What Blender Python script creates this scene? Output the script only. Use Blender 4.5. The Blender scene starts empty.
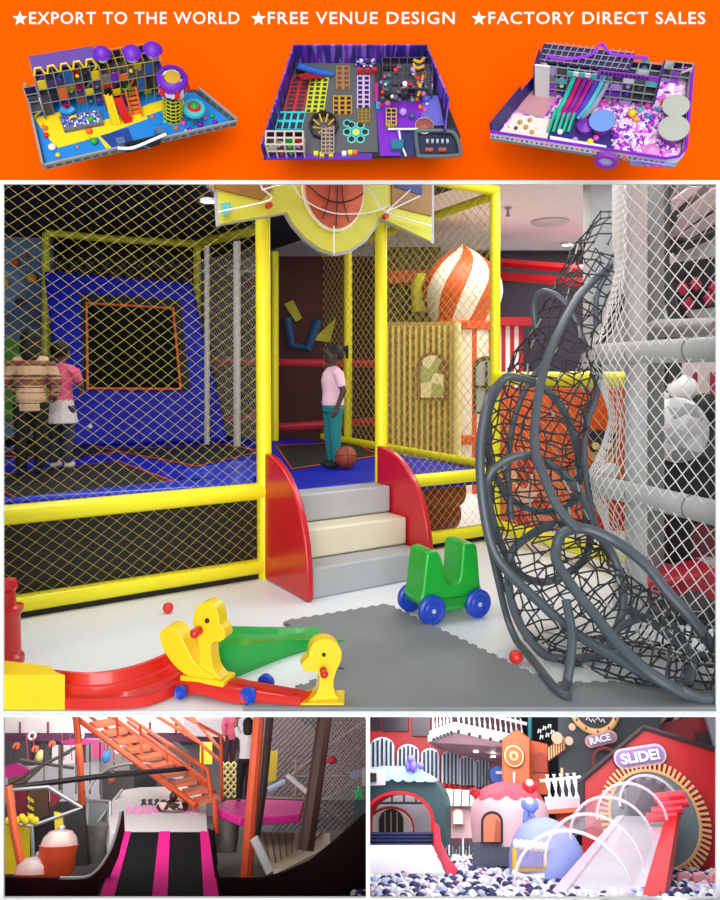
import bpy, math, random
from mathutils import Vector, Matrix
random.seed(11)
R_ = random.Random(5)
FPX = 720.0; CU = 360.0; CV = 374.0; H = 1.5
CAM = Vector((0, 0, H))
COL = bpy.context.scene.collection
FR = Matrix.Identity(4)      # the frame things are being built in
SC = 1.0
PI = math.pi
V = Vector

def ray(u, v): return V(((u-CU)/FPX, 1.0, -(v-CV)/FPX))
def setfr(m=None, sc=1.0):
    global FR, SC
    FR = m.copy() if m is not None else Matrix.Identity(4); SC = sc
def P(u, v, y):
    """point seen along a direction, at distance y ahead, in the present frame"""
    inv = FR.inverted(); c = inv @ CAM; d = inv.to_3x3() @ ray(u, v)
    return c + d*((y-c.y)/d.y)
def lookframe(u, v):
    f = ray(u, v).normalized(); x = V((1, 0, 0)); x = (x - f*x.dot(f)).normalized(); z = x.cross(f)
    m = Matrix((x, f, z)).transposed().to_4x4(); m.translation = CAM
    return m
def floorpt(u, v, z=0.0):
    y = (H-z)*FPX/(v-CV); return V(((u-CU)/FPX*y, y, z))

# ------------------------------------------------------------------ materials
def lin(c):
    r = []
    for x in c:
        x = x/255.0
        r.append(x/12.92 if x <= .04045 else ((x+.055)/1.055)**2.4)
    return r
_M = {}
def mat(c, rough=.5, metal=0, var=.06, scale=9, emit=0, alpha=1, trans=0, bump=0, coat=0, spec=.5):
    k = (tuple(c), rough, metal, var, scale, emit, alpha, trans, bump, coat, spec)
    if k in _M: return _M[k]
    m = bpy.data.materials.new('surface'); m.use_nodes = True
    nt = m.node_tree; b = nt.nodes['Principled BSDF']
    L = lin(c)
    b.inputs['Base Color'].default_value = (*L, 1); b.inputs['Roughness'].default_value = rough
    b.inputs['Metallic'].default_value = metal; b.inputs['Alpha'].default_value = alpha
    b.inputs['Transmission Weight'].default_value = trans
    b.inputs['Coat Weight'].default_value = coat
    b.inputs['Specular IOR Level'].default_value = spec
    if emit:
        b.inputs['Emission Color'].default_value = (*L, 1); b.inputs['Emission Strength'].default_value = emit
    if var or bump:
        tc = nt.nodes.new('ShaderNodeTexCoord'); n = nt.nodes.new('ShaderNodeTexNoise')
        n.inputs['Scale'].default_value = scale; n.inputs['Detail'].default_value = 3
        nt.links.new(tc.outputs['Object'], n.inputs['Vector'])
        if var:
            mx = nt.nodes.new('ShaderNodeMix'); mx.data_type = 'RGBA'
            mx.inputs[6].default_value = (*[max(0, x*(1-var*1.6)) for x in L], 1)
            mx.inputs[7].default_value = (*[min(1, x*(1+var*1.6)) for x in L], 1)
            nt.links.new(n.outputs['Fac'], mx.inputs[0]); nt.links.new(mx.outputs[2], b.inputs['Base Color'])
        if bump:
            bp = nt.nodes.new('ShaderNodeBump'); bp.inputs['Strength'].default_value = bump; bp.inputs['Distance'].default_value = .01
            nt.links.new(n.outputs['Fac'], bp.inputs['Height']); nt.links.new(bp.outputs['Normal'], b.inputs['Normal'])
    _M[k] = m
    return m
def patchmat(cols, scale=8, rough=.6, kind='VORONOI', stretch=(1, 1, 1)):
    """surface printed in flat patches of several colours"""
    k = ('patch', tuple(map(tuple, cols)), scale, rough, kind, stretch)
    if k in _M: return _M[k]
    m = bpy.data.materials.new('patterned'); m.use_nodes = True
    nt = m.node_tree; b = nt.nodes['Principled BSDF']; b.inputs['Roughness'].default_value = rough
    tc = nt.nodes.new('ShaderNodeTexCoord'); mp = nt.nodes.new('ShaderNodeMapping'); mp.inputs['Scale'].default_value = stretch
    nt.links.new(tc.outputs['Object'], mp.inputs['Vector'])
    if kind == 'VORONOI':
        t = nt.nodes.new('ShaderNodeTexVoronoi'); t.inputs['Scale'].default_value = scale; out = t.outputs['Color']
        sp = nt.nodes.new('ShaderNodeSeparateColor'); nt.links.new(out, sp.inputs[0]); fac = sp.outputs[0]
    else:
        t = nt.nodes.new('ShaderNodeTexNoise'); t.inputs['Scale'].default_value = scale; fac = t.outputs['Fac']
        mr = nt.nodes.new('ShaderNodeMapRange'); mr.inputs[1].default_value = .3; mr.inputs[2].default_value = .7
        nt.links.new(fac, mr.inputs[0]); fac = mr.outputs[0]
    nt.links.new(mp.outputs[0], t.inputs['Vector'])
    cr = nt.nodes.new('ShaderNodeValToRGB'); cr.color_ramp.interpolation = 'CONSTANT' if kind == 'VORONOI' else 'LINEAR'
    el = cr.color_ramp.elements
    for i, c in enumerate(cols):
        e = el[i] if i < len(el) and i < 2 else el.new(i/len(cols))
        e.position = i/len(cols) if kind == 'VORONOI' else i/max(1, len(cols)-1); e.color = (*lin(c), 1)
    nt.links.new(fac, cr.inputs[0]); nt.links.new(cr.outputs[0], b.inputs['Base Color'])
    _M[k] = m
    return m

# ------------------------------------------------------------------ mesh building
def orth(d):
    d = d.normalized(); a = V((0, 0, 1)) if abs(d.z) < .9 else V((1, 0, 0))
    x = d.cross(a).normalized(); return x, d.cross(x).normalized()
class MB:
    def __init__(s): s.v = []; s.f = []; s.m = []
    def add(s, vs, fs, mi=0):
        o = len(s.v); s.v += [V(p) for p in vs]
        s.f += [tuple(i+o for i in f) for f in fs]; s.m += [mi]*len(fs); return s
    def box(s, p0, p1, mi=0):
        x0, y0, z0 = [min(a, b) for a, b in zip(p0, p1)]; x1, y1, z1 = [max(a, b) for a, b in zip(p0, p1)]
        return s.add([(x0,y0,z0),(x1,y0,z0),(x1,y1,z0),(x0,y1,z0),(x0,y0,z1),(x1,y0,z1),(x1,y1,z1),(x0,y1,z1)],
                     [(0,3,2,1),(4,5,6,7),(0,1,5,4),(1,2,6,5),(2,3,7,6),(3,0,4,7)], mi)
    def obox(s, o, a, b, c, mi=0):
        """box with corner o and edge vectors a, b, c"""
        o, a, b, c = V(o), V(a), V(b), V(c)
        if a.cross(b).dot(c) < 0: a, b = b, a
        return s.add([o,o+a,o+a+b,o+b,o+c,o+a+c,o+a+b+c,o+b+c],
                     [(0,3,2,1),(4,5,6,7),(0,1,5,4),(1,2,6,5),(2,3,7,6),(3,0,4,7)], mi)
    def prism(s, pts, dv, mi=0):
        pts = [V(p) for p in pts]; dv = V(dv); n = len(pts)
        nr = V((0, 0, 0))
        for i in range(n): nr += (pts[i]-pts[0]).cross(pts[(i+1) % n]-pts[0])
        if nr.dot(dv) < 0: pts = pts[::-1]
        fs = [tuple(range(n))[::-1], tuple(range(n, 2*n))] + [(i, (i+1) % n, n+(i+1) % n, n+i) for i in range(n)]
        return s.add(pts+[p+dv for p in pts], fs, mi)
    def tube(s, pts, r, n=10, mi=0, closed=False, caps=True):
        pts = [V(p) for p in pts]; k = len(pts)
        rs = r if isinstance(r, (list, tuple)) else [r]*k
        tg = []
        for i in range(k):
            a = pts[(i-1) % k] if closed or i > 0 else pts[i]; b = pts[(i+1) % k] if closed or i < k-1 else pts[i]
            t = b-a; tg.append(t.normalized() if t.length > 1e-9 else V((0, 0, 1)))
        x, y = orth(tg[0]); vs = []
        for i in range(k):
            t = tg[i]; x = x-t*x.dot(t); x = x.normalized() if x.length > 1e-6 else orth(t)[0]; y = t.cross(x)
            for j in range(n):
                a = 2*PI*j/n; vs.append(pts[i]+(x*math.cos(a)+y*math.sin(a))*rs[i])
        fs = []
        for i in range(k if closed else k-1):
            a = i*n; b = ((i+1) % k)*n
            for j in range(n):
                j2 = (j+1) % n; fs.append((a+j, a+j2, b+j2, b+j))
        if caps and not closed: fs += [tuple(range(n))[::-1], tuple(range((k-1)*n, k*n))]
        return s.add(vs, fs, mi)
    def ell(s, c, rx, ry=None, rz=None, nu=16, nv=10, mi=0, rot=None):
        ry = rx if ry is None else ry; rz = rx if rz is None else rz; c = V(c); vs = []; fs = []
        for i in range(nv+1):
            t = PI*i/nv
            for j in range(nu):
                p = 2*PI*j/nu; q = V((rx*math.sin(t)*math.cos(p), ry*math.sin(t)*math.sin(p), rz*math.cos(t)))
                vs.append(c+(rot @ q if rot else q))
        for i in range(nv):
            for j in range(nu):
                j2 = (j+1) % nu; q = (i*nu+j, (i+1)*nu+j, (i+1)*nu+j2, i*nu+j2)
                fs.append(q)
        return s.add(vs, fs, mi)
    def lathe(s, prof, o=(0, 0, 0), ax=(0, 0, 1), n=24, mi=0, mfun=None, a0=0, a1=2*PI):
        o = V(o); ax = V(ax).normalized(); x, y = orth(ax)
        full = abs(a1-a0-2*PI) < 1e-6; m = n if full else n+1; vs = []
        for r, h in prof:
            for j in range(m):
                a = a0+(a1-a0)*j/n; vs.append(o+ax*h+(x*math.cos(a)+y*math.sin(a))*r)
        base = len(s.v); s.v += vs
        for i in range(len(prof)-1):
            for j in range(n):
                j2 = (j+1) % m if full else j+1
                s.f.append((base+i*m+j, base+i*m+j2, base+(i+1)*m+j2, base+(i+1)*m+j)); s.m.append(mfun(i, j) if mfun else mi)
        return s
    def build(s, name, mats, parent=None, smooth=35, bevel=0, label=None, cat=None, group=None, kind=None, base=None, seg=2, solid=0, remesh=0):
        if not isinstance(mats, (list, tuple)): mats = [mats]
        if parent is not None: off = ROOT[parent.name]
        elif base is not None: off = V(base)
        else:
            off = V((sum(p.x for p in s.v)/len(s.v), sum(p.y for p in s.v)/len(s.v), min(p.z for p in s.v)))
        me = bpy.data.meshes.new(name)
        me.from_pydata([tuple((p-off)*SC) for p in s.v], [], s.f)
        for m in mats: me.materials.append(m)
        me.polygons.foreach_set('material_index', s.m)
        if smooth:
            me.polygons.foreach_set('use_smooth', [True]*len(me.polygons)); me.set_sharp_from_angle(angle=math.radians(smooth))
        me.update()
        o = bpy.data.objects.new(name, me); COL.objects.link(o)
        if parent is not None: o.parent = parent
        else: o.matrix_world = FR @ Matrix.Translation(off*SC)
        ROOT[o.name] = off
        if remesh:
            md = o.modifiers.new('remesh', 'REMESH'); md.mode = 'VOXEL'; md.voxel_size = remesh*SC; md.use_smooth_shade = True
            sm = o.modifiers.new('smooth', 'SMOOTH'); sm.factor = .5; sm.iterations = 3
        if bevel:
            md = o.modifiers.new('bevel', 'BEVEL'); md.width = bevel*SC; md.segments = seg; md.limit_method = 'ANGLE'; md.angle_limit = math.radians(40)
        if solid:
            md = o.modifiers.new('solid', 'SOLIDIFY'); md.thickness = solid*SC
        tag(o, label, cat, group, kind)
        return o
ROOT = {}
def tag(o, label=None, cat=None, group=None, kind=None):
    if label: o['label'] = label
    if cat: o['category'] = cat
    if group: o['group'] = group
    if kind: o['kind'] = kind
    return o
def thing(name, label, cat, loc=(0, 0, 0), group=None):
    o = bpy.data.objects.new(name, None); COL.objects.link(o); o.empty_display_size = .05
    o.matrix_world = FR @ Matrix.Translation(V(loc)*SC); ROOT[o.name] = V(loc)
    return tag(o, label, cat, group)
def dup(o, M=None, parent=None, label=None, group=None):
    c = o.copy(); COL.objects.link(c)
    if parent is not None: c.parent = parent
    elif M is not None: c.matrix_world = M
    ROOT[c.name] = ROOT.get(o.name, V((0, 0, 0)))
    if label: c['label'] = label
    if group: c['group'] = group
    for ch in list(o.children): dup(ch, None, c)
    return c
def smoothcurve(pts, k=6, closed=False):
    """Catmull-Rom through points"""
    pts = [V(p) for p in pts]; n = len(pts); out = []
    for i in range(n if closed else n-1):
        g = lambda q: pts[q % n] if closed else pts[min(max(q, 0), n-1)]
        p0, p1, p2, p3 = g(i-1), g(i), g(i+1), g(i+2)
        for j in range(k):
            t = j/k; out.append(.5*((2*p1)+(-p0+p2)*t+(2*p0-5*p1+4*p2-p3)*t*t+(-p0+3*p1-3*p2+p3)*t**3))
    if not closed: out.append(pts[-1])
    return out
def netrect(mb, o, U, W, w, h, cw, ch, r, mi=0, n=3):
    """diamond net over rectangle: corner o, unit axes U, W, size w x h, cell cw x ch"""
    o, U, W = V(o), V(U), V(W); k = ch/cw
    for sg in (1, -1):
        # lines z = sg*k*x + c
        cs = []; lo = -k*w if sg > 0 else 0; hi = h if sg > 0 else h+k*w
        c = lo+ch*.5
        while c < hi: cs.append(c); c += ch
        for c in cs:
            pts = []
            for x in (0, w):
                z = sg*k*x+c
                if -1e-9 <= z <= h+1e-9: pts.append((x, z))
            for z in (0, h):
                x = (z-c)/(sg*k)
                if 0 < x < w: pts.append((x, z))
            if len(pts) >= 2:
                pts.sort(); a, b = pts[0], pts[-1]
                if abs(a[0]-b[0]) > .01: mb.tube([o+U*a[0]+W*a[1], o+U*b[0]+W*b[1]], r, n, mi, caps=False)
    return mb
def netmap(mb, fn, nu, nv, r, n=3, mi=0, jit=0):
    """diamond net over a curved sheet fn(i/nu, j/nv)"""
    nodes = {}
    for i in range(nu+1):
        for j in range(nv+1):
            if (i+j) % 2 == 0: nodes[i, j] = fn(i/nu+R_.uniform(-jit, jit)/nu, j/nv+R_.uniform(-jit, jit)/nv)
    for sg in (1, -1):
        for s0 in [(0, j) for j in range(nv+1)]+[(i, 0 if sg > 0 else nv) for i in range(1, nu+1)]:
            i, j = s0; run = []
            while 0 <= i <= nu and 0 <= j <= nv:
                if (i, j) in nodes: run.append(nodes[i, j])
                i += 1; j += sg
            if len(run) > 1: mb.tube(run, r, n, mi, caps=False)
    return mb
def rot(ax, a): return Matrix.Rotation(a, 3, ax)
def text_obj(s, name, m, parent, M, w=None, h=None, bold=0, ext=.004, space=1.0):
    """lettering standing on the x-z plane of matrix M (local), fitted to width w and height h"""
    cu = bpy.data.curves.new('lettering', 'FONT'); cu.body = s; cu.size = 1; cu.offset = bold; cu.extrude = .02; cu.space_character = space
    cu.align_x = 'CENTER'; cu.resolution_u = 3
    t = bpy.data.objects.new('lettering', cu); COL.objects.link(t)
    bpy.context.view_layer.update()
    me0 = bpy.data.meshes.new_from_object(t.evaluated_get(bpy.context.evaluated_depsgraph_get()))
    vs = [v.co.copy() for v in me0.vertices]; fs = [tuple(p.vertices) for p in me0.polygons]
    bpy.data.objects.remove(t); bpy.data.curves.remove(cu); bpy.data.meshes.remove(me0)
    x0 = min(v.x for v in vs); x1 = max(v.x for v in vs); y0 = min(v.y for v in vs); y1 = max(v.y for v in vs)
    sx = (w/(x1-x0)) if w else h/(y1-y0); sy = (h/(y1-y0)) if h else sx
    mb = MB(); mb.add([M @ V(((v.x-(x0+x1)/2)*sx, -v.z*ext/.02, (v.y-(y0+y1)/2)*sy)) for v in vs], [f for f in fs])
    return mb.build(name, m, parent, smooth=0)
def star(c, r, X, Z, k=5, inner=.42):
    c, X, Z = V(c), V(X), V(Z)
    return [c+(X*math.sin(PI*i/k)+Z*math.cos(PI*i/k))*(r if i % 2 == 0 else r*inner) for i in range(2*k)]
def disc(c, r, X, Z, n=32, rz=None):
    c, X, Z = V(c), V(X), V(Z); rz = rz or r
    return [c+X*math.cos(2*PI*i/n)*r+Z*math.sin(2*PI*i/n)*rz for i in range(n)]

# ------------------------------------------------------------------ people
def person(label, base, h, rz, skin, hair, pieces, arms, legs=None, hairstyle='short', lean=(0, 0), voxel=.009):
    """pieces: list of (name, colour, list of limbs) ; points in body heights, facing -y"""
    root = thing('person', label, 'person', base); Rz = rot('Z', rz); b = V(base)
    def T(p):
        p = V(p); q = V((p.x+lean[0]*p.z, p.y+lean[1]*p.z, p.z)); return b+Rz @ (q*h)
    L = legs or [[(.055, 0, .50), (.06, -.005, .27), (.06, .01, .05)], [(-.055, 0, .50), (-.06, -.005, .27), (-.06, .01, .05)]]
    def torso(mb, g=1.0):
        mb.tube([T((0, 0, z)) for z in (.47, .53, .62, .72, .79, .815)], [x*h*g for x in (.07, .085, .078, .09, .075, .04)], 12)
        mb.tube([T((-.115, 0, .785)), T((0, 0, .79)), T((.115, 0, .785))], [.034*h*g, .055*h*g, .034*h*g], 10)
    body = MB(); torso(body, .92)
    body.tube([T((0, 0, .78)), T((0, -.005, .87))], [.038*h, .034*h], 10)
    body.ell(T((0, -.008, .93)), .062*h, .07*h, .078*h, rot=Rz); body.ell(T((0, -.03, .90)), .046*h, .045*h, .045*h, rot=Rz)
    body.ell(T((0, -.082, .915)), .011*h, .014*h, .014*h, rot=Rz)
    for s in (-1, 1): body.ell(T((s*.064, .0, .92)), .012*h, .016*h, .022*h, rot=Rz)
    for leg in L:
        body.tube([T(p) for p in leg], [.055*h, .038*h, .024*h], 10)
        a = V(leg[-1]); body.ell(T((a.x, a.y-.035, a.z-.022)), .026*h, .06*h, .024*h, rot=Rz)
    for arm in arms:
        body.tube([T(p) for p in arm], [.034*h, .026*h, .018*h], 10)
        w_ = V(arm[-1]); d = (w_-V(arm[-2])).normalized(); sd = 1 if arm[0][0] > 0 else -1
        pc = w_+d*.03; body.ell(T(pc), .017*h, .024*h, .03*h, rot=Rz)
        for q in range(4):
            o = V((0, (q-1.5)*.011, 0)); l = (.036, .042, .04, .03)[q]
            body.tube([T(w_+d*.04+o), T(w_+d*(.05+l*.5)+o*1.1), T(w_+d*(.05+l)+o*1.1+V((-sd*.01, 0, 0)))], [.0065*h, .006*h, .0045*h], 6)
        body.tube([T(w_+d*.015+V((0, -.018, 0))), T(w_+d*.04+V((0, -.036, 0)))], [.008*h, .006*h], 6)
    body.build('body', mat(skin, .55, var=.03), root, remesh=voxel*.75)
    for nm, c, kind in pieces:
        mb = MB()
        if kind == 'top':
            torso(mb, 1.12)
            for arm in arms:
                a, e = V(arm[0]), V(arm[1]); mb.tube([T(a), T(a.lerp(e, .75))], [.046*h, .038*h], 10)
        elif kind == 'long_top':
            torso(mb, 1.18)
            for arm in arms: mb.tube([T(p) for p in arm], [.046*h, .038*h, .028*h], 10)
            mb.tube([T((0, 0, .44)), T((0, 0, .55))], [.09*h, .095*h], 12)
        elif kind == 'trousers':
            mb.tube([T((0, 0, .46)), T((0, 0, .55))], [.09*h, .092*h], 12)
            for leg in L: mb.tube([T(p) for p in leg], [.066*h, .05*h, .038*h], 10)
        elif kind == 'skirt':
            mb.tube([T((0, 0, .36)), T((0, 0, .45)), T((0, 0, .56))], [.135*h, .115*h, .09*h], 14)
        elif kind == 'shoes':
            for leg in L:
                a = V(leg[-1]); mb.ell(T((a.x, a.y-.035, a.z-.024)), .033*h, .068*h, .03*h, rot=Rz)
        if isinstance(c, bpy.types.Material): m = c
        else: m = mat(c, .8, var=.08)
        mb.build(nm, m, root, remesh=voxel)
    hb = MB(); hb.ell(T((0, .012, .95)), .072*h, .078*h, .075*h, rot=Rz)
    if hairstyle == 'long': hb.ell(T((0, .045, .88)), .07*h, .045*h, .1*h, rot=Rz)
    if hairstyle == 'bun': hb.ell(T((0, .06, .985)), .04*h, .04*h, .035*h, rot=Rz)
    if hairstyle == 'tail': hb.tube([T((0, .06, .97)), T((0, .12, 1.0)), T((0, .13, .9))], [.02*h, .03*h, .012*h], 8)
    hb.build('hair', mat(hair, .7, bump=.3), root, remesh=voxel)
    eb = MB()
    for s in (-1, 1): eb.ell(T((s*.025, -.072, .935)), .009*h, .006*h, .008*h, rot=Rz)
    eb.build('eyes', mat((20, 15, 15), .2), root)
    mb = MB(); mb.ell(T((0, -.076, .888)), .018*h, .005*h, .005*h, rot=Rz); mb.build('mouth', mat((150, 60, 60), .5), root)
    return root
# =================================================================== the main play hall
setfr()
YEL = mat((240, 232, 20), .45, var=.03, coat=.2); YNET = mat((196, 180, 80), .7, var=0)
RED = mat((196, 20, 32), .35, coat=.3); BLUE = mat((12, 30, 172), .55, var=.12, scale=3, spec=.25)
BLACK = mat((14, 14, 16), .7, var=.2); WHITE = mat((238, 238, 236), .6, var=.02); GREY = mat((150, 152, 152), .6)
DG = mat((86, 92, 96), .5, var=.12); ORG = mat((225, 90, 20), .5); GREEN = mat((20, 170, 50), .35, coat=.3)
d = V((.8433, .5375, 0)); n = V((-.5375, .8433, 0)); A0 = V((-.72, 5.3, 0)); e = -n
Z = V((0, 0, 1))
def W(a, b, z): return A0+d*a+n*b+Z*z
def fa(u, b=0):
    k = (u-CU)/FPX; o = A0+n*b; return (o.y*k-o.x)/(d.x-d.y*k)
def fpt(u, v, b=0):
    p = W(fa(u, b), b, 0); return V((p.x, p.y, H-(v-CV)/FPX*p.y))

# --- setting
MB().box((-7, 3.2, -.0185), (7, 14, 0)).build('floor', mat((234, 239, 242), .4, var=.03, scale=1.2), kind='structure', smooth=0)
lc = MB(); lc.prism([(-7, 3.22, 3.42), (-7, 13.6, 3.42), tuple(W(2.6, 7.0, 3.42)), tuple(W(2.6, -1.0, 3.42)), (3.2, 3.22, 3.42)], (0, 0, .05))
lc.build('ceiling', mat((30, 32, 48), .8), kind='structure', smooth=0)
lc = MB(); lc.box((-7, 3.22, 3.48), (7, 14, 3.52)); lc.build('ceiling', mat((236, 228, 228), .7), kind='structure', smooth=0)
MB().box((-7, 13.6, 0), (7, 13.7, 3.42)).build('wall_back', mat((52, 40, 38), .8), kind='structure', smooth=0)
MB().box((-6.9, 3.22, 0), (-6.8, 13.6, 3.42)).build('wall_left', mat((40, 60, 90), .8), kind='structure', smooth=0)
MB().box((6.8, 3.22, 0), (6.9, 13.6, 3.42)).build('wall_right', mat((225, 222, 222), .8), kind='structure', smooth=0)
# pale column behind the rope tunnel
c0 = P(583, 400, 7.25); c1 = P(632, 400, 7.0)
MB().box((c0.x, 7.0, 0), (c1.x, 7.25, 3.47)).build('wall_column', mat((176, 180, 184), .8, var=.03), kind='structure', smooth=0)
# hall behind on the right: dark band, red beams, striped stall
q0 = P(470, 300, 11.5); q1 = P(600, 300, 11.5)
MB().box((q0.x, 11.5, 3.42), (q1.x+.4, 11.6, 3.0)).build('trim_1', mat((60, 50, 60), .7), kind='structure', smooth=0)
MB().box((q0.x, 11.6, 0), (q1.x+.6, 11.7, 3.45)).build('wall_front', mat((38, 30, 42), .7), kind='structure', smooth=0)
for i, (v0, v1, lab) in enumerate(((262, 270, 'upper red beam under the dark band of the far ceiling'), (276, 283, 'lower red beam behind the turret roof'))):
    mb = MB(); mb.tube([P(495, v0, 10.5), P(590, v1, 9.6)], .06, 4)
    mb.build('beam', RED, label=lab, cat='beam', group=None)
for i, (u, v, y, lab) in enumerate(((208, 199, 7.6, 'bright round ceiling spotlight in the dark ceiling beside the basketball sign'), (567, 243, 10.4, 'round ceiling downlight glowing in the white ceiling near the pale column'))):
    zc = 3.41 if i == 0 else 3.47; yy = (zc-H)*FPX/(CV-v); c = V(((u-CU)/FPX*yy, yy, zc))
    t = thing('ceiling_light', lab, 'light', c)
    MB().lathe([(.09, 0), (.09, -.03), (.075, -.035), (.07, -.02), (.001, -.02)], c, n=20).build('light_rim', WHITE, t)
    MB().lathe([(.07, -.025), (.001, -.03)], c, n=20).build('lamp_disc', mat((255, 250, 240), .5, emit=14, var=0), t)
for (u, v, lab) in ((550, 222, 'flat round air diffuser in the white ceiling'), (508, 208, 'small sprinkler head in the white ceiling')):
    yy = (3.47-H)*FPX/(CV-v); c = V(((u-CU)/FPX*yy, yy, 3.47))
    if 'air' in lab: MB().lathe([(.001, -.05), (.08, -.05), (.1, -.03), (.2, -.03), (.24, 0)], c, n=24).build('air_vent', mat((205, 200, 200), .6), label=lab, cat='vent', base=c)
    else: MB().lathe([(.001, -.1), (.03, -.1), (.015, -.06), (.015, -.02), (.045, 0)], c, n=12).build('sprinkler', GREY, label=lab, cat='sprinkler', base=c)

# --- foam mat with puzzle edge
def puzzle(p, q, amp=.016, st=.075):
    L = (q-p).length; k = max(1, int(L/st)); t = (q-p)/k; nn = V((t.y, -t.x, 0)).normalized(); out = []
    for i in range(k):
        o = p+t*i
        out += [o, o+t*.2, o+t*.12+nn*amp, o+t*.58+nn*amp, o+t*.5]
    return out
cn = [floorpt(387, 607), floorpt(624, 738), V((-.5, 3.21, 0)), floorpt(262, 704), floorpt(345, 673), floorpt(285, 624)]
cn[1] = V((cn[0]+e*1.75)); cn[1] = floorpt(552, 687); cn[2:3] = [floorpt(735, 684), V((1.66, 3.203, 0)), V((-.52, 3.203, 0))]
cn = cn[::-1]
pl = []
for i in range(len(cn)):
    p_, q_ = cn[i], cn[(i+1) % len(cn)]; pl += [p_] if (abs(p_.y-3.203) < .001 and abs(q_.y-3.203) < .001) else puzzle(p_, q_)
for p_ in pl: p_.y = max(p_.y, 3.203)
MB().prism([p+Z*.001 for p in pl], (0, 0, .018)).build('foam_mat', mat((128, 132, 134), .55, var=.16, scale=2.2, bump=.15), smooth=0,
    label='grey foam floor mat with jigsaw edges lying in front of the steps', cat='mat')

# --- raised trampoline deck
t = thing('trampoline_deck', 'raised blue padded trampoline deck with black beds behind the yellow net fence', 'trampoline', W(0, .1, 0))
MB().prism([W(-3.6, .05, .5), W(2.36, .05, .5), W(2.36, 4.0, .5), W(1.2, 5.0, .5), W(-3.6, 5.0, .5)], (0, 0, .12)).build('deck_pad', BLUE, t, smooth=0, bevel=.03)
MB().prism([W(-3.6, 1.1, .01), W(2.3, 1.1, .01), W(2.3, 3.8, .01), W(-3.6, 3.8, .01)], (0, 0, .49)).build('deck_base', BLACK, t, smooth=0)
BEDS = [[(108, 450), (226, 445), (262, 452), (196, 467)], [(-20, 478), (118, 462), (172, 482), (20, 502)], [(276, 446), (352, 443), (380, 456), (292, 470)], [(60, 438), (118, 452), (60, 460), (-10, 456)]]
for bd in BEDS:
    pts = [floorpt(u, v, .622) for u, v in bd]
    b = MB().prism(pts, (0, 0, .004)).build('jumping_bed', mat((18, 18, 22), .6, bump=.2, scale=60), t, smooth=0)
    MB().tube([p+Z*.008 for p in pts], .008, 5, closed=True).build('orange_seam', ORG, b)
for bd in ([(176, 476), (250, 464), (262, 478), (190, 488)], [(0, 506), (180, 486), (255, 480), (250, 490)]):
    pts = [floorpt(u, v, .625) for u, v in bd]
    MB().prism(pts, (0, 0, .05)).build('edge_pad', mat((30, 62, 205), .35, coat=.2), t, smooth=0, bevel=.02)

# --- sloping wall trampoline
TL, TR, BR, BL = P(43, 270, 9.25), P(192, 282, 9.5), P(228, 441, 9.1), P(64, 446, 8.7)
nrm = (TR-TL).cross(BL-TL).normalized(); nrm = nrm if nrm.y > 0 else -nrm
def Q(s, q): return TL.lerp(TR, s).lerp(BL.lerp(BR, s), q)
t = thing('wall_trampoline', 'blue sloping wall trampoline pad with black framed window', 'trampoline', BL.lerp(BR, .5))
MB().prism([TL, TR, BR, BL], nrm*.3).build('slope_pad', BLUE, t, smooth=0, bevel=.04)
fw = nrm*-.03
MB().prism([Q(.23, .13), Q(.89, .13), Q(.83, .69), Q(.16, .69)], fw).build('black_surround', BLACK, t, smooth=0)
MB().prism([Q(.27, .2)+fw, Q(.83, .2)+fw, Q(.77, .68)+fw, Q(.2, .68)+fw], fw*.3).build('bounce_net', mat((10, 18, 16), .8, var=.4, scale=2, spec=.1), t, smooth=0)
MB().tube([Q(.26, .19)+fw*1.4, Q(.83, .19)+fw*1.4, Q(.77, .69)+fw*1.4, Q(.19, .69)+fw*1.4], .022, 8, closed=True).build('orange_rim', mat((235, 105, 30), .5), t)
MB().ell(Q(.17, .9)+fw*.5, .03).build('snap_button', WHITE, t)

# --- net fences
def padded(mb, p, q, r=.055, n=14, bands=0):
    mb.tube([p, q], r, n)
    return mb
zmid, ztop = .64, 3.17
# left panel
t = thing('net_fence', 'yellow padded net fence panel before the blue trampoline, standing beside the red step cheek', 'fence', W(0, 0, 0))
MB().tube([W(.02, 0, 0), W(-.0, 0, 3.35)], .055, 16).build('post', YEL, t)
al = -2.3
MB().tube([W(0, 0, zmid), W(al, 0, zmid)], .062, 14).build('middle_rail', YEL, t)
MB().tube([W(-.02, 0, .09), W(al, 0, .09)], .055, 14).build('bottom_rail', YEL, t)
MB().tube([W(0, 0, 3.3), W(al, 0, 3.3)], .05, 12).build('top_rail', YEL, t)
mb = MB(); netrect(mb, W(al, -.02, zmid), d, Z, -al, 2.65, .098, .076, .0014); mb.build('net', YNET, t, smooth=0)
mb = MB(); netrect(mb, W(al, -.03, .1), d, Z, -al, .53, .098, .076, .0014); mb.build('lower_net', YNET, t, smooth=0)
MB().prism([W(al, .03, .13), W(0, .03, .13), W(0, .03, .6), W(al, .03, .6)], n*.02).build('skirt', BLACK, t, smooth=0)
MB().prism([W(al, -.01, .0), W(0, -.01, .0), W(0, -.01, .04), W(al, -.01, .04)], n*.02).build('base_strip', BLACK, t, smooth=0)
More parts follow.
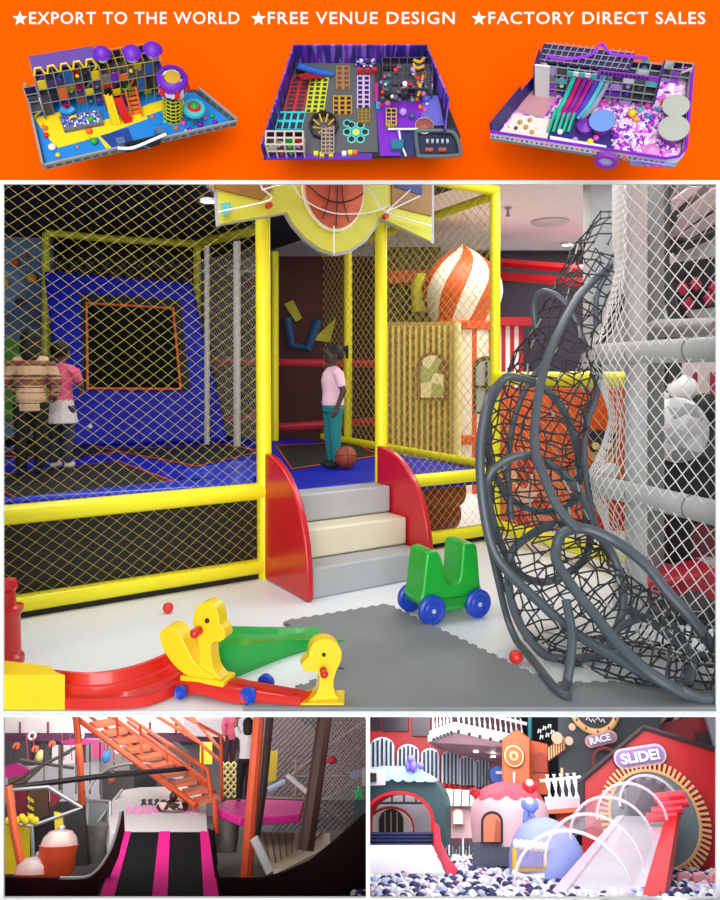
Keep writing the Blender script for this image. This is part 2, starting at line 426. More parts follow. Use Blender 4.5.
# right panel
a1, a2 = fa(381), fa(495)
t = thing('net_fence', 'yellow padded net fence panel between the doorway pole and the corner pole', 'fence', W(a1, 0, 0))
MB().tube([W(a1, 0, 0), W(a1, 0, 3.35)], .05, 16).build('post', YEL, t)
MB().tube([W(a2, 0, 0), W(a2, 0, 3.2)], .048, 16).build('post', YEL, t)
for nm, z_ in (('top_rail', 3.17), ('middle_rail', .6), ('bottom_rail', .1)):
    MB().tube([W(a1, 0, z_), W(a2, 0, z_)], .055, 14).build(nm, YEL, t)
mb = MB(); netrect(mb, W(a1, -.02, .6), d, Z, a2-a1, 2.55, .085, .085, .0018); mb.build('net', YNET, t, smooth=0)
mb = MB(); netrect(mb, W(a1, -.02, .1), d, Z, a2-a1, .5, .085, .085, .0018); mb.build('lower_net', YNET, t, smooth=0)
MB().prism([W(a1, .03, .0), W(a2, .03, .0), W(a2, .03, .05), W(a1, .03, .05)], n*.02).build('base_strip', BLACK, t, smooth=0)
# side boundary going back from the corner
t = thing('net_fence', 'yellow net fence side running back from the corner pole past the striped turret', 'fence', W(a2, .1, 0))
bb = 3.6
for nm, z_ in (('top_rail', 3.12), ('deck_rail', .66)):
    MB().tube([W(a2, .05, z_), W(a2+.25, bb, z_)], .045, 12).build(nm, YEL, t)
for u, y in ((348, 9.4), (275, 9.55)):
    p = P(u, 300, y); MB().tube([(p.x, p.y, .0), (p.x, p.y, 3.12)], .055 if u > 300 else .05, 12).build('post', YEL, t)
dd = (W(a2+.25, bb, 0)-W(a2, .05, 0)); Ld = dd.length
mb = MB(); netrect(mb, W(a2, .05, .7), dd.normalized(), Z, Ld, 2.4, .13, .11, .003); mb.build('net', YNET, t, smooth=0)
# back enclosure
t = thing('net_fence', 'dark rear net of the trampoline area with yellow top rail and pale posts', 'fence', W(-1, 3.9, 0))
pts = [P(46, 233, 9.5), P(112, 239, 9.75), P(197, 244, 9.95), P(266, 228, 8.6)]
MB().tube(pts[:3], .05, 10).build('top_rail', mat((190, 195, 40), .5), t)
MB().tube(pts[2:], .06, 10).build('top_rail', mat((205, 205, 50), .5), t)
for p in (pts[0], pts[2]): MB().tube([p, (p.x, p.y, .6)], .05, 10).build('post', mat((190, 195, 40), .5), t)
for u, y, r in ((207, 9.0, .035), (237, 8.7, .045)):
    p = P(u, 300, y); MB().tube([(p.x, p.y, .6), (p.x, p.y, 3.1)], r, 10).build('post', mat((190, 190, 185), .5), t)
p0 = V((pts[0].x, pts[0].y, .7)); p1 = V((pts[2].x, pts[2].y, .7)); p2 = V((pts[3].x, pts[3].y, .7))
mb = MB(); netrect(mb, p0, (p1-p0).normalized(), Z, (p1-p0).length, 2.35, .1, .1, .003)
netrect(mb, p1, (p2-p1).normalized(), Z, (p2-p1).length, 2.35, .06, .06, .0035); mb.build('net', mat((150, 148, 140), .7), t, smooth=0)
# far red rails
for (u0, v0, u1, v1, y, lab) in ((196, 361, 384, 364, 10.2, 'long red padded rail across the dark hall behind the doorway'), (262, 428, 390, 421, 10.0, 'lower red padded rail behind the playing child'), (200, 418, 262, 418, 9.9, 'short red padded rail at the end of the blue wall trampoline')):
    MB().tube([P(u0, v0, y), P(u1, v1, y)], .06, 10).build('padded_rail', mat((190, 40, 60), .5), label=lab, cat='rail')
# rear printed wall and mural
p0, p1 = P(262, 300, 11.0), P(395, 300, 11.0)
t = thing('printed_wall_panel', 'dark maroon wall panel with blue and yellow shapes seen through the doorway', 'panel', (p0.x, 11, 0))
MB().box((p0.x, 11.0, 0), (p1.x, 11.08, 3.3)).build('panel_board', mat((78, 34, 30), .7, var=.2, scale=1), t, smooth=0)
MB().tube([P(287, 318, 10.95), P(292, 345, 10.95), P(308, 348, 10.95), P(318, 320, 10.95)], .07, 8).build('blue_shape', mat((40, 84, 130), .6), t)
MB().prism([P(284, 304, 10.95), P(293, 300, 10.95), P(302, 318, 10.95), P(296, 322, 10.95)], (0, .04, 0)).build('yellow_shape', mat((190, 190, 40), .6), t)
MB().prism([P(312, 340, 10.95), P(336, 318, 10.95), P(330, 342, 10.95)], (0, .04, 0)).build('yellow_shape', mat((190, 190, 40), .6), t)
MB().box((p0.x-3.2, 10.7, 0), (p0.x-.5, 10.8, 3.4)).build('dark_screen', mat((34, 32, 34), .8), label='dark screen wall behind the rear net of the trampolines', cat='wall', smooth=0)
# outlines on the left mural
p0, p1 = P(-40, 300, 9.8), P(50, 300, 10.0)
t = thing('wall_mural', 'blue space mural with green hill and small orange planets on the side wall', 'mural', (p0.x, 9, 0))
MB().prism([(p0.x, 9.8, .62), (p1.x, 10.1, .62), (p1.x, 10.1, 3.4), (p0.x, 9.8, 3.4)], (0, .05, 0)).build('painted_board', patchmat([(20, 30, 70), (40, 80, 130), (90, 130, 165), (30, 60, 110)], 1.2, kind='NOISE'), t, smooth=0)
for u, v, r, c in ((14, 262, .05, (200, 90, 60)), (31, 278, .06, (215, 150, 40)), (4, 282, .05, (220, 190, 40)), (18, 302, .05, (40, 40, 60)), (24, 255, .03, (180, 90, 60))):
    q = P(u, v, 9.85); MB().lathe([(.001, 0), (r, .0), (r, .05)], q+V((0, 0, 0)), (0, 1, 0), 14).build('painted_planet', mat(c, .6), t)
MB().prism([P(0, 350, 9.75), P(8, 338, 9.75), P(20, 340, 9.8), P(30, 365, 9.82), P(34, 420, 9.8), P(-10, 420, 9.75)], (0, .03, 0)).build('green_hill', mat((70, 130, 50), .6), t, smooth=0)

# --- basketball sign
t = thing('basketball_sign', 'yellow green basketball sign board hanging over the doorway between the poles', 'sign', fpt(334, 258, -.2))
out = [(198, 172), (209, 186), (216, 192), (218, 226), (286, 214), (293, 226), (305, 240), (320, 251), (334, 256), (350, 253), (366, 242), (376, 228), (381, 219), (434, 244), (434, 172)]
MB().prism([fpt(u, v, -.16) for u, v in out], n*.04).build('board_rim', mat((176, 178, 180), .5), t, smooth=0)
def inset(pts, c, k): return [(c[0]+(u-c[0])*k, c[1]+(v-c[1])*k) for u, v in pts]
MB().prism([fpt(u, v-1.5, -.175) for u, v in inset(out, (326, 200), .975)], n*.03).build('board_face', mat((206, 208, 62), .45), t, smooth=0)
MB().prism([fpt(u, v, -.19) for u, v in ((210, 172), (216, 188), (262, 200), (272, 190), (272, 172))], n*.03).build('brown_field', mat((150, 108, 40), .5, var=.2), t, smooth=0)
MB().prism([fpt(u, v, -.19) for u, v in ((392, 172), (392, 206), (432, 216), (432, 172))], n*.03).build('brown_field', mat((150, 108, 40), .5, var=.2), t, smooth=0)
MB().prism([fpt(u, v, -.2) for u, v in ((396, 172), (396, 187), (422, 195), (422, 172))], n*.03).build('blue_field', mat((30, 46, 130), .5), t, smooth=0)
bc = fpt(334, 187, -.2); rr = .27
MB().prism(disc(bc, rr, d, Z, 40, .335), n*.02).build('ball_ring', mat((232, 236, 200), .5), t, smooth=0)
b = MB().prism([p-n*.015 for p in disc(bc, rr*.93, d, Z, 40, .31)], n*.02).build('ball_print', patchmat([(120, 30, 12), (190, 78, 40), (236, 130, 90)], 2.0, kind='NOISE'), t, smooth=0)
mb = MB(); o = bc-n*.03
for k, am in ((0, .02), (-.42, .1), (.42, -.1)):
    mb.tube([o+d*(k*rr+am*math.cos(q*PI/2)*.6)+Z*(.30*q*(1-abs(k)*.35)) for q in [i/8-1 for i in range(17)]], .005, 5)
mb.tube([o+d*(rr*.9*q)+Z*(-.1*(1-q*q)-.02) for q in [i/8-1 for i in range(17)]], .005, 5)
mb.build('ball_seam', mat((50, 20, 14), .6), b)
mb = MB()
for pq in ([(262, 190), (290, 184), (300, 196), (318, 208), (340, 214), (372, 212), (390, 205)], [(350, 176), (372, 192), (386, 212), (432, 226)], [(258, 172), (262, 188), (270, 200), (218, 212)], [(334, 226), (334, 254)], [(386, 212), (410, 190)], [(386, 212), (420, 196)]):
    mb.tube(smoothcurve([fpt(u, v, -.23) for u, v in pq], 4), .006, 5)
mb.build('white_streak', WHITE, t)
for u, v in ((270, 205), (387, 216)): MB().prism(disc(fpt(u, v, -.23), .022, d, Z, 12), n*.04).build('red_bolt', RED, t, smooth=0)
MB().prism([fpt(u, v, -.2) for u, v in ((222, 203), (231, 202), (229, 214), (224, 216))], n*.02).build('cup_emblem', mat((90, 190, 190), .5), t, smooth=0)

# --- soft steps with red cheeks
t = thing('soft_steps', 'three padded grey and cream soft play steps between two red quarter-round cheeks', 'steps', W(.5, -.4, 0))
s0, s1 = .06, a1-.06
for k, (c, z1) in enumerate((((172, 176, 178), .21), ((222, 216, 190), .42), ((172, 176, 178), .63))):
    f0 = -.65+.215*k
    MB().prism([W(s0, f0, 0 if k == 0 else z1-.21), W(s1, f0, 0 if k == 0 else z1-.21), W(s1, -.0, 0 if k == 0 else z1-.21), W(s0, -.0, 0 if k == 0 else z1-.21)], (0, 0, .205)).build('step', mat(c, .5, var=.04), t, smooth=30, bevel=.015)
for a_, th in ((s0-.06, .05), (s1+.01, .05)):
    pr = [(-.69*math.sin(i/14*PI/2)**1.0, .92*math.cos(i/14*PI/2)**.8) for i in range(15)]
    pr = [(min(0, x), max(.02, z)) for x, z in pr]
    pl_ = [W(a_, -.01, .005)]+[W(a_, x-.01, z) for x, z in pr]+[W(a_, -.69, .005)]
    MB().prism(pl_, d*th).build('cheek_panel', RED, t, smooth=30, bevel=.012)

# --- children and ball
person('child in pale pink tee and teal trousers standing on the deck inside the doorway', floorpt(333, 467, .625), 1.13, -1.15, (70, 46, 38), (18, 14, 14),
       [('tee_shirt', (236, 196, 206), 'top'), ('trousers', (20, 120, 118), 'trousers'), ('shoes', (30, 30, 30), 'shoes')],
       [[(.115, 0, .785), (.15, .03, .63), (.14, -.02, .5)], [(-.115, 0, .785), (-.15, .04, .64), (-.15, .0, .5)]], hairstyle='tail')
stripe = patchmat([(214, 178, 140), (120, 74, 50), (225, 190, 150), (150, 90, 66)], 12, stretch=(.02, .02, 3))
person('child in brown striped top and black trousers standing by the blue slope', floorpt(31, 474, .625), 1.24, PI+.3, (90, 60, 46), (14, 12, 12),
       [('striped_top', stripe, 'long_top'), ('trousers', (16, 16, 20), 'trousers'), ('shoes', (30, 30, 90), 'shoes')],
       [[(.115, 0, .785), (.16, -.03, .66), (.13, -.12, .60)], [(-.115, 0, .785), (-.17, 0, .65), (-.15, -.08, .56)]], hairstyle='long')
person('child in pink top and white skirt beside the child in the striped top', floorpt(61, 468, .625), 1.16, PI-.2, (110, 78, 62), (14, 12, 12),
       [('pink_top', (236, 96, 140), 'top'), ('skirt', (226, 224, 224), 'skirt'), ('leggings', (50, 56, 78), 'trousers'), ('shoes', (200, 200, 200), 'shoes')],
       [[(.115, 0, .785), (.14, -.05, .66), (.10, -.13, .62)], [(-.115, 0, .785), (-.14, -.05, .66), (-.10, -.13, .62)]], hairstyle='bun')
c = floorpt(346, 468, .625); c = V((c.x, c.y-.02, .625+.105))
mb = MB(); mb.ell(c, .105, nu=24, nv=16)
o = mb.build('basketball', mat((150, 66, 34), .6), label='brown basketball lying on the deck at the feet of the child in pink tee', cat='ball', base=c-Z*.105)
mb = MB()
for ax in (V((1, .2, 0)), V((0, .3, 1)), V((.3, 1, .2))):
    x, y = orth(ax); mb.tube([c+(x*math.cos(q)+y*math.sin(q))*.105 for q in [2*PI*i/24 for i in range(24)]], .003, 4, closed=True)
mb.build('ball_seam', mat((40, 24, 20), .7), o)
# ---- striped turret house behind the nets
yt = 9.4; s = yt/FPX
ct = P(462, 300, yt); gx = ct.x
def zt(v, y=yt): return H-(v-CV)/FPX*y
CRM = mat((236, 226, 206), .5); ORD = mat((206, 70, 24), .5)
t = thing('turret_house', 'play turret with orange and cream swirled onion dome above striped walls', 'playhouse', (gx, yt, 0))
prof = [(30, 326), (33, 318), (37, 306), (40, 294), (39, 282), (33, 270), (24, 260), (13, 252), (5, 247), (1, 244)]
mb = MB(); N = 48
vs = []; base = 0
for i, (r, v) in enumerate(smoothcurve([(r, v, 0) for r, v in prof], 4)[:].__iter__() if False else [(p.x, p.y) for p in smoothcurve([(r, v, 0) for r, v in prof], 4)]):
    for j in range(N):
        a = 2*PI*j/N+i*.035; vs.append((gx+math.cos(a)*r*s, yt+math.sin(a)*r*s, zt(v)))
kk = len(vs)//N
for i in range(kk-1):
    for j in range(N):
        mb.f.append((i*N+j, i*N+(j+1) % N, (i+1)*N+(j+1) % N, (i+1)*N+j)); mb.m.append((j//4) % 2)
mb.v = [V(p) for p in vs]
mb.build('onion_dome', [CRM, ORD], t)
MB().lathe([(30*s, 0), (37*s, .02), (37*s, .1), (31*s, .13)], (gx, yt, zt(332)), n=8).build('eave', ORD, t, smooth=0)
mb = MB(); rr = 32*s; n8 = 40
vs = []
mb.lathe([(rr, 0), (rr, zt(331))], (gx, yt, 0), n=n8, mfun=lambda i, j: (1 if j % 4 == 1 else 0))
mb.build('striped_wall', [CRM, ORD], t, smooth=0)
MB().lathe([(rr*1.06, 0), (rr*1.06, .1), (rr, .12)], (gx, yt, .62), n=n8).build('base_band', ORD, t, smooth=0)
def arch(cx, zb, w, h, y, k=12):
    r = w/2; return [V((cx-r, y, zb)), V((cx+r, y, zb))]+[V((cx+r*math.cos(PI*i/k), y, zb+h-r+r*math.sin(PI*i/k))) for i in range(k+1)]
def archwin(parent, u, v0, v1, wpx, y, frame_m, glass_m, muntin=True):
    s = y/FPX; cx = (u-CU)/FPX*y; zb = H-(v1-CV)*s; hh = (v1-v0)*s; ww = wpx*s
    f = MB(); f.prism(arch(cx, zb, ww, hh, y), (0, .06, 0)); o = f.build('arched_window', frame_m, parent, smooth=0)
    g = MB(); g.prism(arch(cx, zb+.03, ww*.76, hh*.88, y-.01), (0, .02, 0)); g.build('pane', glass_m, o, smooth=0)
    if muntin:
        m = MB(); m.box((cx-.015, y-.03, zb), (cx+.015, y, zb+hh*.9)); m.box((cx-ww*.4, y-.03, zb+hh*.45), (cx+ww*.4, y, zb+hh*.45+.03)); m.build('muntin', frame_m, o, smooth=0)
    return o
archwin(t, 486, 356, 414, 26, yt-rr*.98, mat((60, 50, 30), .5), mat((150, 160, 160), .3, var=.3, scale=4))
a0, a1_ = P(497, 300, 9.3), P(523, 300, 9.3)
t2 = thing('striped_wall_panel', 'red and white striped wall of the stall beside the turret', 'wall', (a0.x, 9.3, 0))
mb = MB(); k = 6
for i in range(k):
    x0 = a0.x+(a1_.x-a0.x)*i/k; x1 = a0.x+(a1_.x-a0.x)*(i+1)/k; mb.box((x0, 9.3, 0), (x1, 9.4, zt(326, 9.3)), i % 2)
mb.build('striped_board', [WHITE, mat((200, 24, 40), .5)], t2, smooth=0)
MB().box((a0.x-.05, 9.15, zt(326, 9.3)), (a1_.x+.08, 9.45, zt(318, 9.3))).build('red_cornice', mat((170, 14, 36), .5), t2, smooth=0)
b0, b1 = P(384, 300, 8.85), P(453, 300, 8.85)
t3 = thing('playhouse_wall', 'tan battened playhouse wall with an arched window behind the yellow net', 'playhouse', (b0.x, 8.85, 0))
MB().box((b0.x, 8.85, 0), (b1.x, 8.95, zt(322, 8.85))).build('wall_board', mat((150, 122, 56), .6, var=.2, scale=3), t3, smooth=0)
mb = MB()
for i in range(12):
    x = b0.x+(b1.x-b0.x)*(i+.3)/12; mb.box((x, 8.79, 0), (x+.03, 8.85, zt(326, 8.85)))
mb.build('batten', mat((206, 178, 96), .6), t3, smooth=0)
archwin(t3, 432, 352, 400, 30, 8.75, mat((120, 70, 30), .6), patchmat([(150, 160, 90), (220, 210, 160), (120, 70, 40)], 5), False)
MB().box((b0.x+.1, 9.9, zt(272, 8.85)), (b1.x+.1, 10.1, zt(258, 8.85))).build('lintel', mat((180, 56, 26), .6), t3, smooth=0)
MB().box((b0.x-.1, 10.2, .0), (b1.x, 10.25, 3.3)).build('gable_board', mat((84, 70, 40), .7, var=.3, scale=2), t3, smooth=0)
p = P(410, 290, 9.7); MB().lathe([(.001, 0), (.12, 0), (.14, .3), (.1, .5), (.001, .52)], (p.x+.15, 9.65, zt(312, 9.7)), n=12).build('yellow_lantern', mat((226, 216, 60), .5, ), t3)
# column pillars by turret
p = P(457, 300, 8.7)
MB().tube([(p.x, 8.7, 0), (p.x, 8.7, zt(322, 8.7))], .05, 10).build('tent_pole', mat((220, 205, 140), .5), label='cream round pole standing before the striped turret', cat='pole')
# rust foam rolls under the right fence
for a_, b_, zz, r, ln, lab in ((1.25, .42, .40, .17, .95, 'rust coloured foam roll lying on top of another under the right fence panel'), (1.2, .5, .18, .18, 1.0, 'rust coloured foam roll on the floor under the right fence panel')):
    mb = MB(); mb.lathe([(.001, 0), (r*.9, 0), (r, .04), (r, ln-.04), (r*.9, ln), (.001, ln)], W(a_, b_, zz), d, 24)
    mb.build('foam_roll', mat((150, 62, 34), .6), label=lab, cat='foam roll')

# ---- orange printed stall behind the tunnel, with yellow padded fence
CP = W(a2, 0, 0)
pe = CP+e*1.55
t = thing('net_fence', 'yellow padded fence running behind the grey rope tunnel', 'fence', CP+e*.7)
for nm, z_ in (('top_rail', 1.46), ('bottom_rail', .12)):
    MB().tube([CP+e*.04+Z*z_, pe+Z*z_], .06, 14).build(nm, YEL, t)
mb = MB(); netrect(mb, CP+Z*.12, e, Z, 1.5, 1.34, .1, .1, .0028); mb.build('net', YNET, t, smooth=0)
y5 = 6.9
p0, p1 = P(500, 400, y5), P(640, 400, y5)
t = thing('printed_stall', 'orange red printed stall front with a cartoon head behind the yellow fence', 'stall', (p0.x, y5, 0))
MB().box((p0.x, y5, 0), (p1.x, y5+.1, H-(388-CV)/FPX*y5)).build('stall_board', mat((232, 84, 40), .5, var=.1, scale=2), t, smooth=0)
MB().prism([P(u, v, y5-.01) for u, v in ((502, 462), (540, 455), (560, 470), (562, 560), (504, 560))], (0, .02, 0)).build('red_print', patchmat([(200, 40, 40), (240, 120, 90), (230, 70, 50), (250, 190, 170)], 6), t, smooth=0)
MB().prism([P(u, v, y5-.01) for u, v in ((592, 500), (626, 500), (626, 560), (592, 560))], (0, .02, 0)).build('red_print', mat((200, 24, 40), .5), t, smooth=0)
# plain generic masked-face stand-in: dark blob mask and round eyes on a tan oval
o = MB().prism(disc(P(602, 452, y5-.015), .13, V((1, 0, 0)), Z, 20, .12), (0, .02, 0)).build('round_print', mat((220, 170, 130), .5), t, smooth=0)
MB().prism([P(u, v, y5-.03) for u, v in ((588, 430), (616, 430), (614, 452), (590, 452))], (0, .02, 0)).build('dark_print', mat((50, 44, 80), .5), t, smooth=0)
MB().prism([P(u, v, y5-.03) for u, v in ((590, 466), (616, 466), (618, 492), (590, 492))], (0, .02, 0)).build('dark_print', mat((60, 54, 90), .5), t, smooth=0)
for u in (596, 609): MB().prism(disc(P(u, 446, y5-.045), .035, V((1, 0, 0)), Z, 14), (0, .02, 0)).build('round_spot', mat((240, 220, 150), .5), t, smooth=0)

# ---- rope climbing tunnel
TUBE = mat((76, 86, 94), .45, var=.1, coat=.15); ROPE = mat((44, 48, 52), .7, var=.2); ROPE2 = mat((150, 152, 150), .7)
t = thing('rope_tunnel', 'grey curving rope net climbing tunnel with padded hoops', 'climbing tunnel', floorpt(560, 700))
ctr = [(618, 236, 30, 5.1), (596, 280, 36, 4.8), (572, 330, 36, 4.55), (548, 385, 44, 4.4), (532, 440, 50, 4.3), (534, 500, 48, 4.2), (546, 560, 52, 4.1), (580, 612, 60, 3.9), (630, 648, 62, 3.72), (690, 672, 60, 3.58), (740, 690, 60, 3.5)]
cc = [P(u, v, y) for u, v, r, y in ctr]; cr_ = [r/FPX*y for u, v, r, y in ctr]
cs = smoothcurve(cc, 5); rs = []
for i in range(len(ctr)-1):
    for j in range(5): rs.append(cr_[i]+(cr_[i+1]-cr_[i])*j/5)
rs.append(cr_[-1])
NR = len(cs); NA = 16
x, y_ = orth(cs[1]-cs[0]); nodes = []
rj = random.Random(3)
for i in range(NR):
    tg = (cs[min(i+1, NR-1)]-cs[max(i-1, 0)]).normalized(); x = (x-tg*x.dot(tg)).normalized(); yy = tg.cross(x); row = []
    for j in range(NA):
        a = 2*PI*(j+rj.uniform(-.3, .3))/NA; p = cs[i]+(x*math.cos(a)+yy*math.sin(a))*rs[i]*rj.uniform(.9, 1.04)+tg*rj.uniform(-.02, .02)
        p.z = max(p.z, .03); p.y = max(p.y, 3.26); row.append(p)
    nodes.append(row)
mb = MB()
for i in range(NR):
    for j in range(NA):
        a = nodes[i][j]
        if rj.random() < .93: mb.tube([a, nodes[i][(j+1) % NA]], .0052, 5, caps=False)
        if i < NR-1: mb.tube([a, nodes[i+1][j]], .0052, 5, mi=1 if rj.random() < .12 else 0, caps=False)
        if rj.random() < .6: mb.ell(a, .0105, nu=6, nv=4)
mb.build('rope_net', [ROPE, ROPE2], t)
def pc(pts, k=6, closed=False):
    q = smoothcurve([P(u, v, y) for u, v, y in pts], k, closed)
    for p in q: p.z = max(p.z, .035); p.y = max(p.y, 3.25)
    return q
runs = [
 [(628, 222, 4.9), (622, 252, 4.75), (597, 277, 4.55), (576, 300, 4.4), (557, 335, 4.2), (543, 374, 4.05), (536, 413, 3.95), (535, 450, 3.9), (543, 474, 3.85), (557, 506, 3.8), (578, 530, 3.75)],
 [(536, 330, 4.5), (534, 305, 4.5), (541, 292, 4.45), (557, 296, 4.4), (571, 312, 4.4), (581, 335, 4.4), (592, 366, 4.45), (597, 392, 4.5), (588, 420, 4.5), (584, 450, 4.45), (588, 490, 4.35), (597, 530, 4.2), (612, 560, 4.1)],
 [(503, 380, 4.2), (490, 396, 4.1), (482, 430, 4.05), (480, 465, 4.0), (483, 505, 3.95), (492, 547, 3.9), (508, 572, 3.85), (535, 598, 3.75), (574, 632, 3.6), (628, 664, 3.4), (680, 690, 3.27), (716, 704, 3.25)],
 [(490, 545, 4.2), (498, 580, 4.2), (510, 626, 4.05), (532, 668, 3.7), (556, 700, 3.35), (570, 712, 3.27)],
 [(546, 360, 4.6), (528, 385, 4.6), (514, 420, 4.6), (508, 470, 4.5), (512, 520, 4.4)],
 [(624, 244, 5.1), (606, 275, 5.0), (596, 300, 4.9), (598, 345, 4.75), (600, 372, 4.6), (597, 392, 4.5)],
]
for pts in runs: MB().tube(pc(pts), .026 if pts is runs[0] or pts is runs[2] else .02, 10).build('padded_tube', TUBE, t)
hoops = [
 [(503, 380, 4.1), (519, 378, 4.1), (541, 386, 4.15), (560, 405, 4.2), (573, 434, 4.3), (579, 466, 4.4), (574, 500, 4.5), (548, 512, 4.55), (512, 500, 4.5), (490, 462, 4.35), (488, 415, 4.2)],
 [(487, 485, 4.0), (502, 463, 4.0), (529, 455, 4.0), (560, 471, 4.05), (580, 494, 4.1), (590, 529, 4.2), (585, 558, 4.3), (564, 575, 4.35), (541, 582, 4.35), (518, 572, 4.3), (498, 537, 4.15)],
 [(510, 557, 4.1), (529, 536, 4.05), (560, 523, 3.95), (595, 534, 3.9), (614, 558, 3.9), (623, 595, 3.85), (618, 626, 3.8), (602, 655, 3.75), (566, 668, 3.7), (530, 640, 3.8), (511, 600, 3.95)],
 [(557, 545, 3.8), (564, 532, 3.8), (586, 529, 3.75), (616, 542, 3.7), (646, 565, 3.6), (666, 590, 3.55), (690, 617, 3.5), (716, 652, 3.4), (740, 690, 3.3), (712, 704, 3.27), (660, 680, 3.28), (622, 648, 3.4), (594, 614, 3.55), (572, 586, 3.65), (557, 562, 3.75)],
 [(628, 610, 4.0), (652, 622, 3.9), (680, 646, 3.8), (716, 668, 3.7)],
 [(566, 600, 3.6), (572, 640, 3.5), (566, 690, 3.4), (562, 706, 3.3)],
 [(600, 640, 3.9), (640, 618, 3.95), (676, 630, 3.9), (692, 668, 3.7), (688, 700, 3.4)],
]
for k, pts in enumerate(hoops): MB().tube(pc(pts, 6, k < 4), .028 if k == 3 else .0235, 10, closed=k < 4).build('padded_hoop', TUBE, t)

# ---- white netted climbing tower on the right
PAD = mat((186, 190, 190), .55, var=.05, coat=.1); WN = mat((232, 232, 230), .7, var=0)
t = thing('net_tower', 'tall pale grey padded climbing tower wrapped in white diamond net', 'climbing frame', P(640, 560, 4.4))
c = P(636, 350, 4.45); MB().tube([(c.x, c.y, .0), (c.x, c.y, 3.4)], .066, 18).build('post', PAD, t)
c2 = P(655, 350, 5.0); MB().tube([(c2.x, c2.y, .0), (c2.x, c2.y, 3.4)], .06, 16).build('post', mat((120, 124, 124), .6), t)
def bulge(v, y): return H-(v-CV)/FPX*y
def edge_line(s_):  # ground plan of the net, s 0..1 front face, beyond 1 wraps back
    pts = [(1.85, 3.27), (1.72, 3.45), (1.62, 3.75), (1.53, 4.05), (1.455, 4.25), (1.46, 4.42), (1.56, 4.62), (1.72, 4.95)]
    q = s_*(len(pts)-1); i = min(int(q), len(pts)-2); f = q-i
    return V((pts[i][0]*(1-f)+pts[i+1][0]*f, pts[i][1]*(1-f)+pts[i+1][1]*f, 0))
zr1, zr2 = 1.62, .83
rail_pts = lambda z_: smoothcurve([edge_line(i/14)+Z*z_ for i in range(15)], 2)
mb = MB(); mb.tube(rail_pts(zr1), .062, 16); mb.build('ring_rail', PAD, t)
mb = MB(); mb.tube(rail_pts(zr2), .062, 16); mb.build('ring_rail', PAD, t)
for z_ in (zr1, zr2):
    for s_ in (.22, .42, .6, .7): q = edge_line(s_); q2 = edge_line(s_+.01); MB().tube([q+Z*z_, q+(q2-q).normalized()*.006+Z*z_], .0645, 16).build('pad_seam', mat((110, 112, 112), .7), t)
mb = MB(); mb.tube([P(640, 328, 5.2), P(720, 328, 4.2)], .06, 12); mb.build('inner_rail', mat((150, 152, 152), .6), t)
mid = edge_line(.55)
def netf(s_, q):
    z_ = 3.3*q; p = edge_line(s_); g = min(abs(z_-zr1), abs(z_-zr2)); g = min(1, max(0, g-.07)/.5); g = g**.7
    w_ = min(1, max(0, (s_-.3)/.22))
    out = (V((p.x, p.y, 0))-V((c.x+.25, c.y-.1, 0))).normalized()
    p = V((p.x, p.y, 0))+out*.066; post = V((c.x-.075, c.y-.03+(s_-.6)*.55, 0))
    p = p.lerp(post if s_ > .5 else post.lerp(p, 1-w_), g*w_*.92)
    return V((p.x, max(p.y, 3.215), z_))
mb = MB(); netmap(mb, netf, 52, 76, .003, jit=.05); mb.build('white_net', WN, t, smooth=0)
# stuff inside the tower
def blocky(name, pts, y, dep, m, lab, cat, bev=.01):
    q = [P(u, v, y) for u, v in pts]
    return MB().prism(q, (0, dep, 0)).build(name, m, smooth=20, bevel=bev, label=lab, cat=cat)
WP = mat((180, 180, 182), .6, var=.04); MAR = mat((150, 26, 60), .5)
y6 = 6.3
p0, p1 = P(640, 300, y6), P(790, 300, y6)
t = thing('obstacle_wall', 'dark obstacle wall with slanting pale boards and maroon diamonds inside the net tower', 'wall', (p0.x, y6, 0))
MB().box((p0.x, y6, 0), (p1.x, y6+.1, 3.4)).build('dark_board', mat((58, 52, 54), .7, var=.3, scale=3), t, smooth=0)
def pp(name, pts, y, dep, m): return MB().prism([P(u, v, y) for u, v in pts], (0, dep, 0)).build(name, m, t, smooth=20, bevel=.008)
PB = mat((120, 108, 108), .7)
for pts in ([(664, 226), (716, 186), (722, 196), (722, 204), (668, 242)], [(664, 206), (690, 186), (704, 186), (668, 218)], [(676, 236), (722, 208), (722, 220), (690, 240)]): pp('angled_board', pts, 6.15, .1, PB)
pp('white_board', [(662, 258), (694, 244), (724, 232), (724, 250), (672, 282)], 6.1, .12, WP)
pp('white_board', [(662, 286), (676, 288), (680, 316), (664, 320)], 6.1, .12, WP)
pp('white_board', [(690, 310), (724, 306), (724, 322), (700, 326)], 6.1, .12, WP)
pp('black_strip', [(664, 184), (676, 184), (668, 206), (680, 220), (668, 232)], 6.0, .08, BLACK)
pp('black_strip', [(676, 246), (724, 226), (724, 234), (678, 254)], 6.0, .08, BLACK)
pp('black_box', [(676, 262), (724, 256), (724, 300), (678, 292)], 5.95, .2, BLACK)
for u, v in ((684, 288), (697, 284), (690, 304), (710, 298), (716, 288)):
    pp('maroon_tile', [(u-6, v), (u, v-8), (u+6, v), (u, v+8)], 5.88, .05, MAR)
pp('striped_panel', [(676, 336), (724, 336), (724, 424), (676, 424)], 6.2, .05, mat((226, 210, 208), .5))
for u, v0, v1 in ((680, 338, 352), (693, 338, 352), (706, 338, 352), (716, 338, 352), (694, 372, 416), (712, 372, 416)):
    pp('crimson_strip', [(u, v0), (u+4, v0), (u+4, v1), (u, v1)], 6.12, .04, MAR)
t = thing('curved_slide', 'dark curved tube slide behind the net tower post', 'slide', P(665, 330, 5.9))
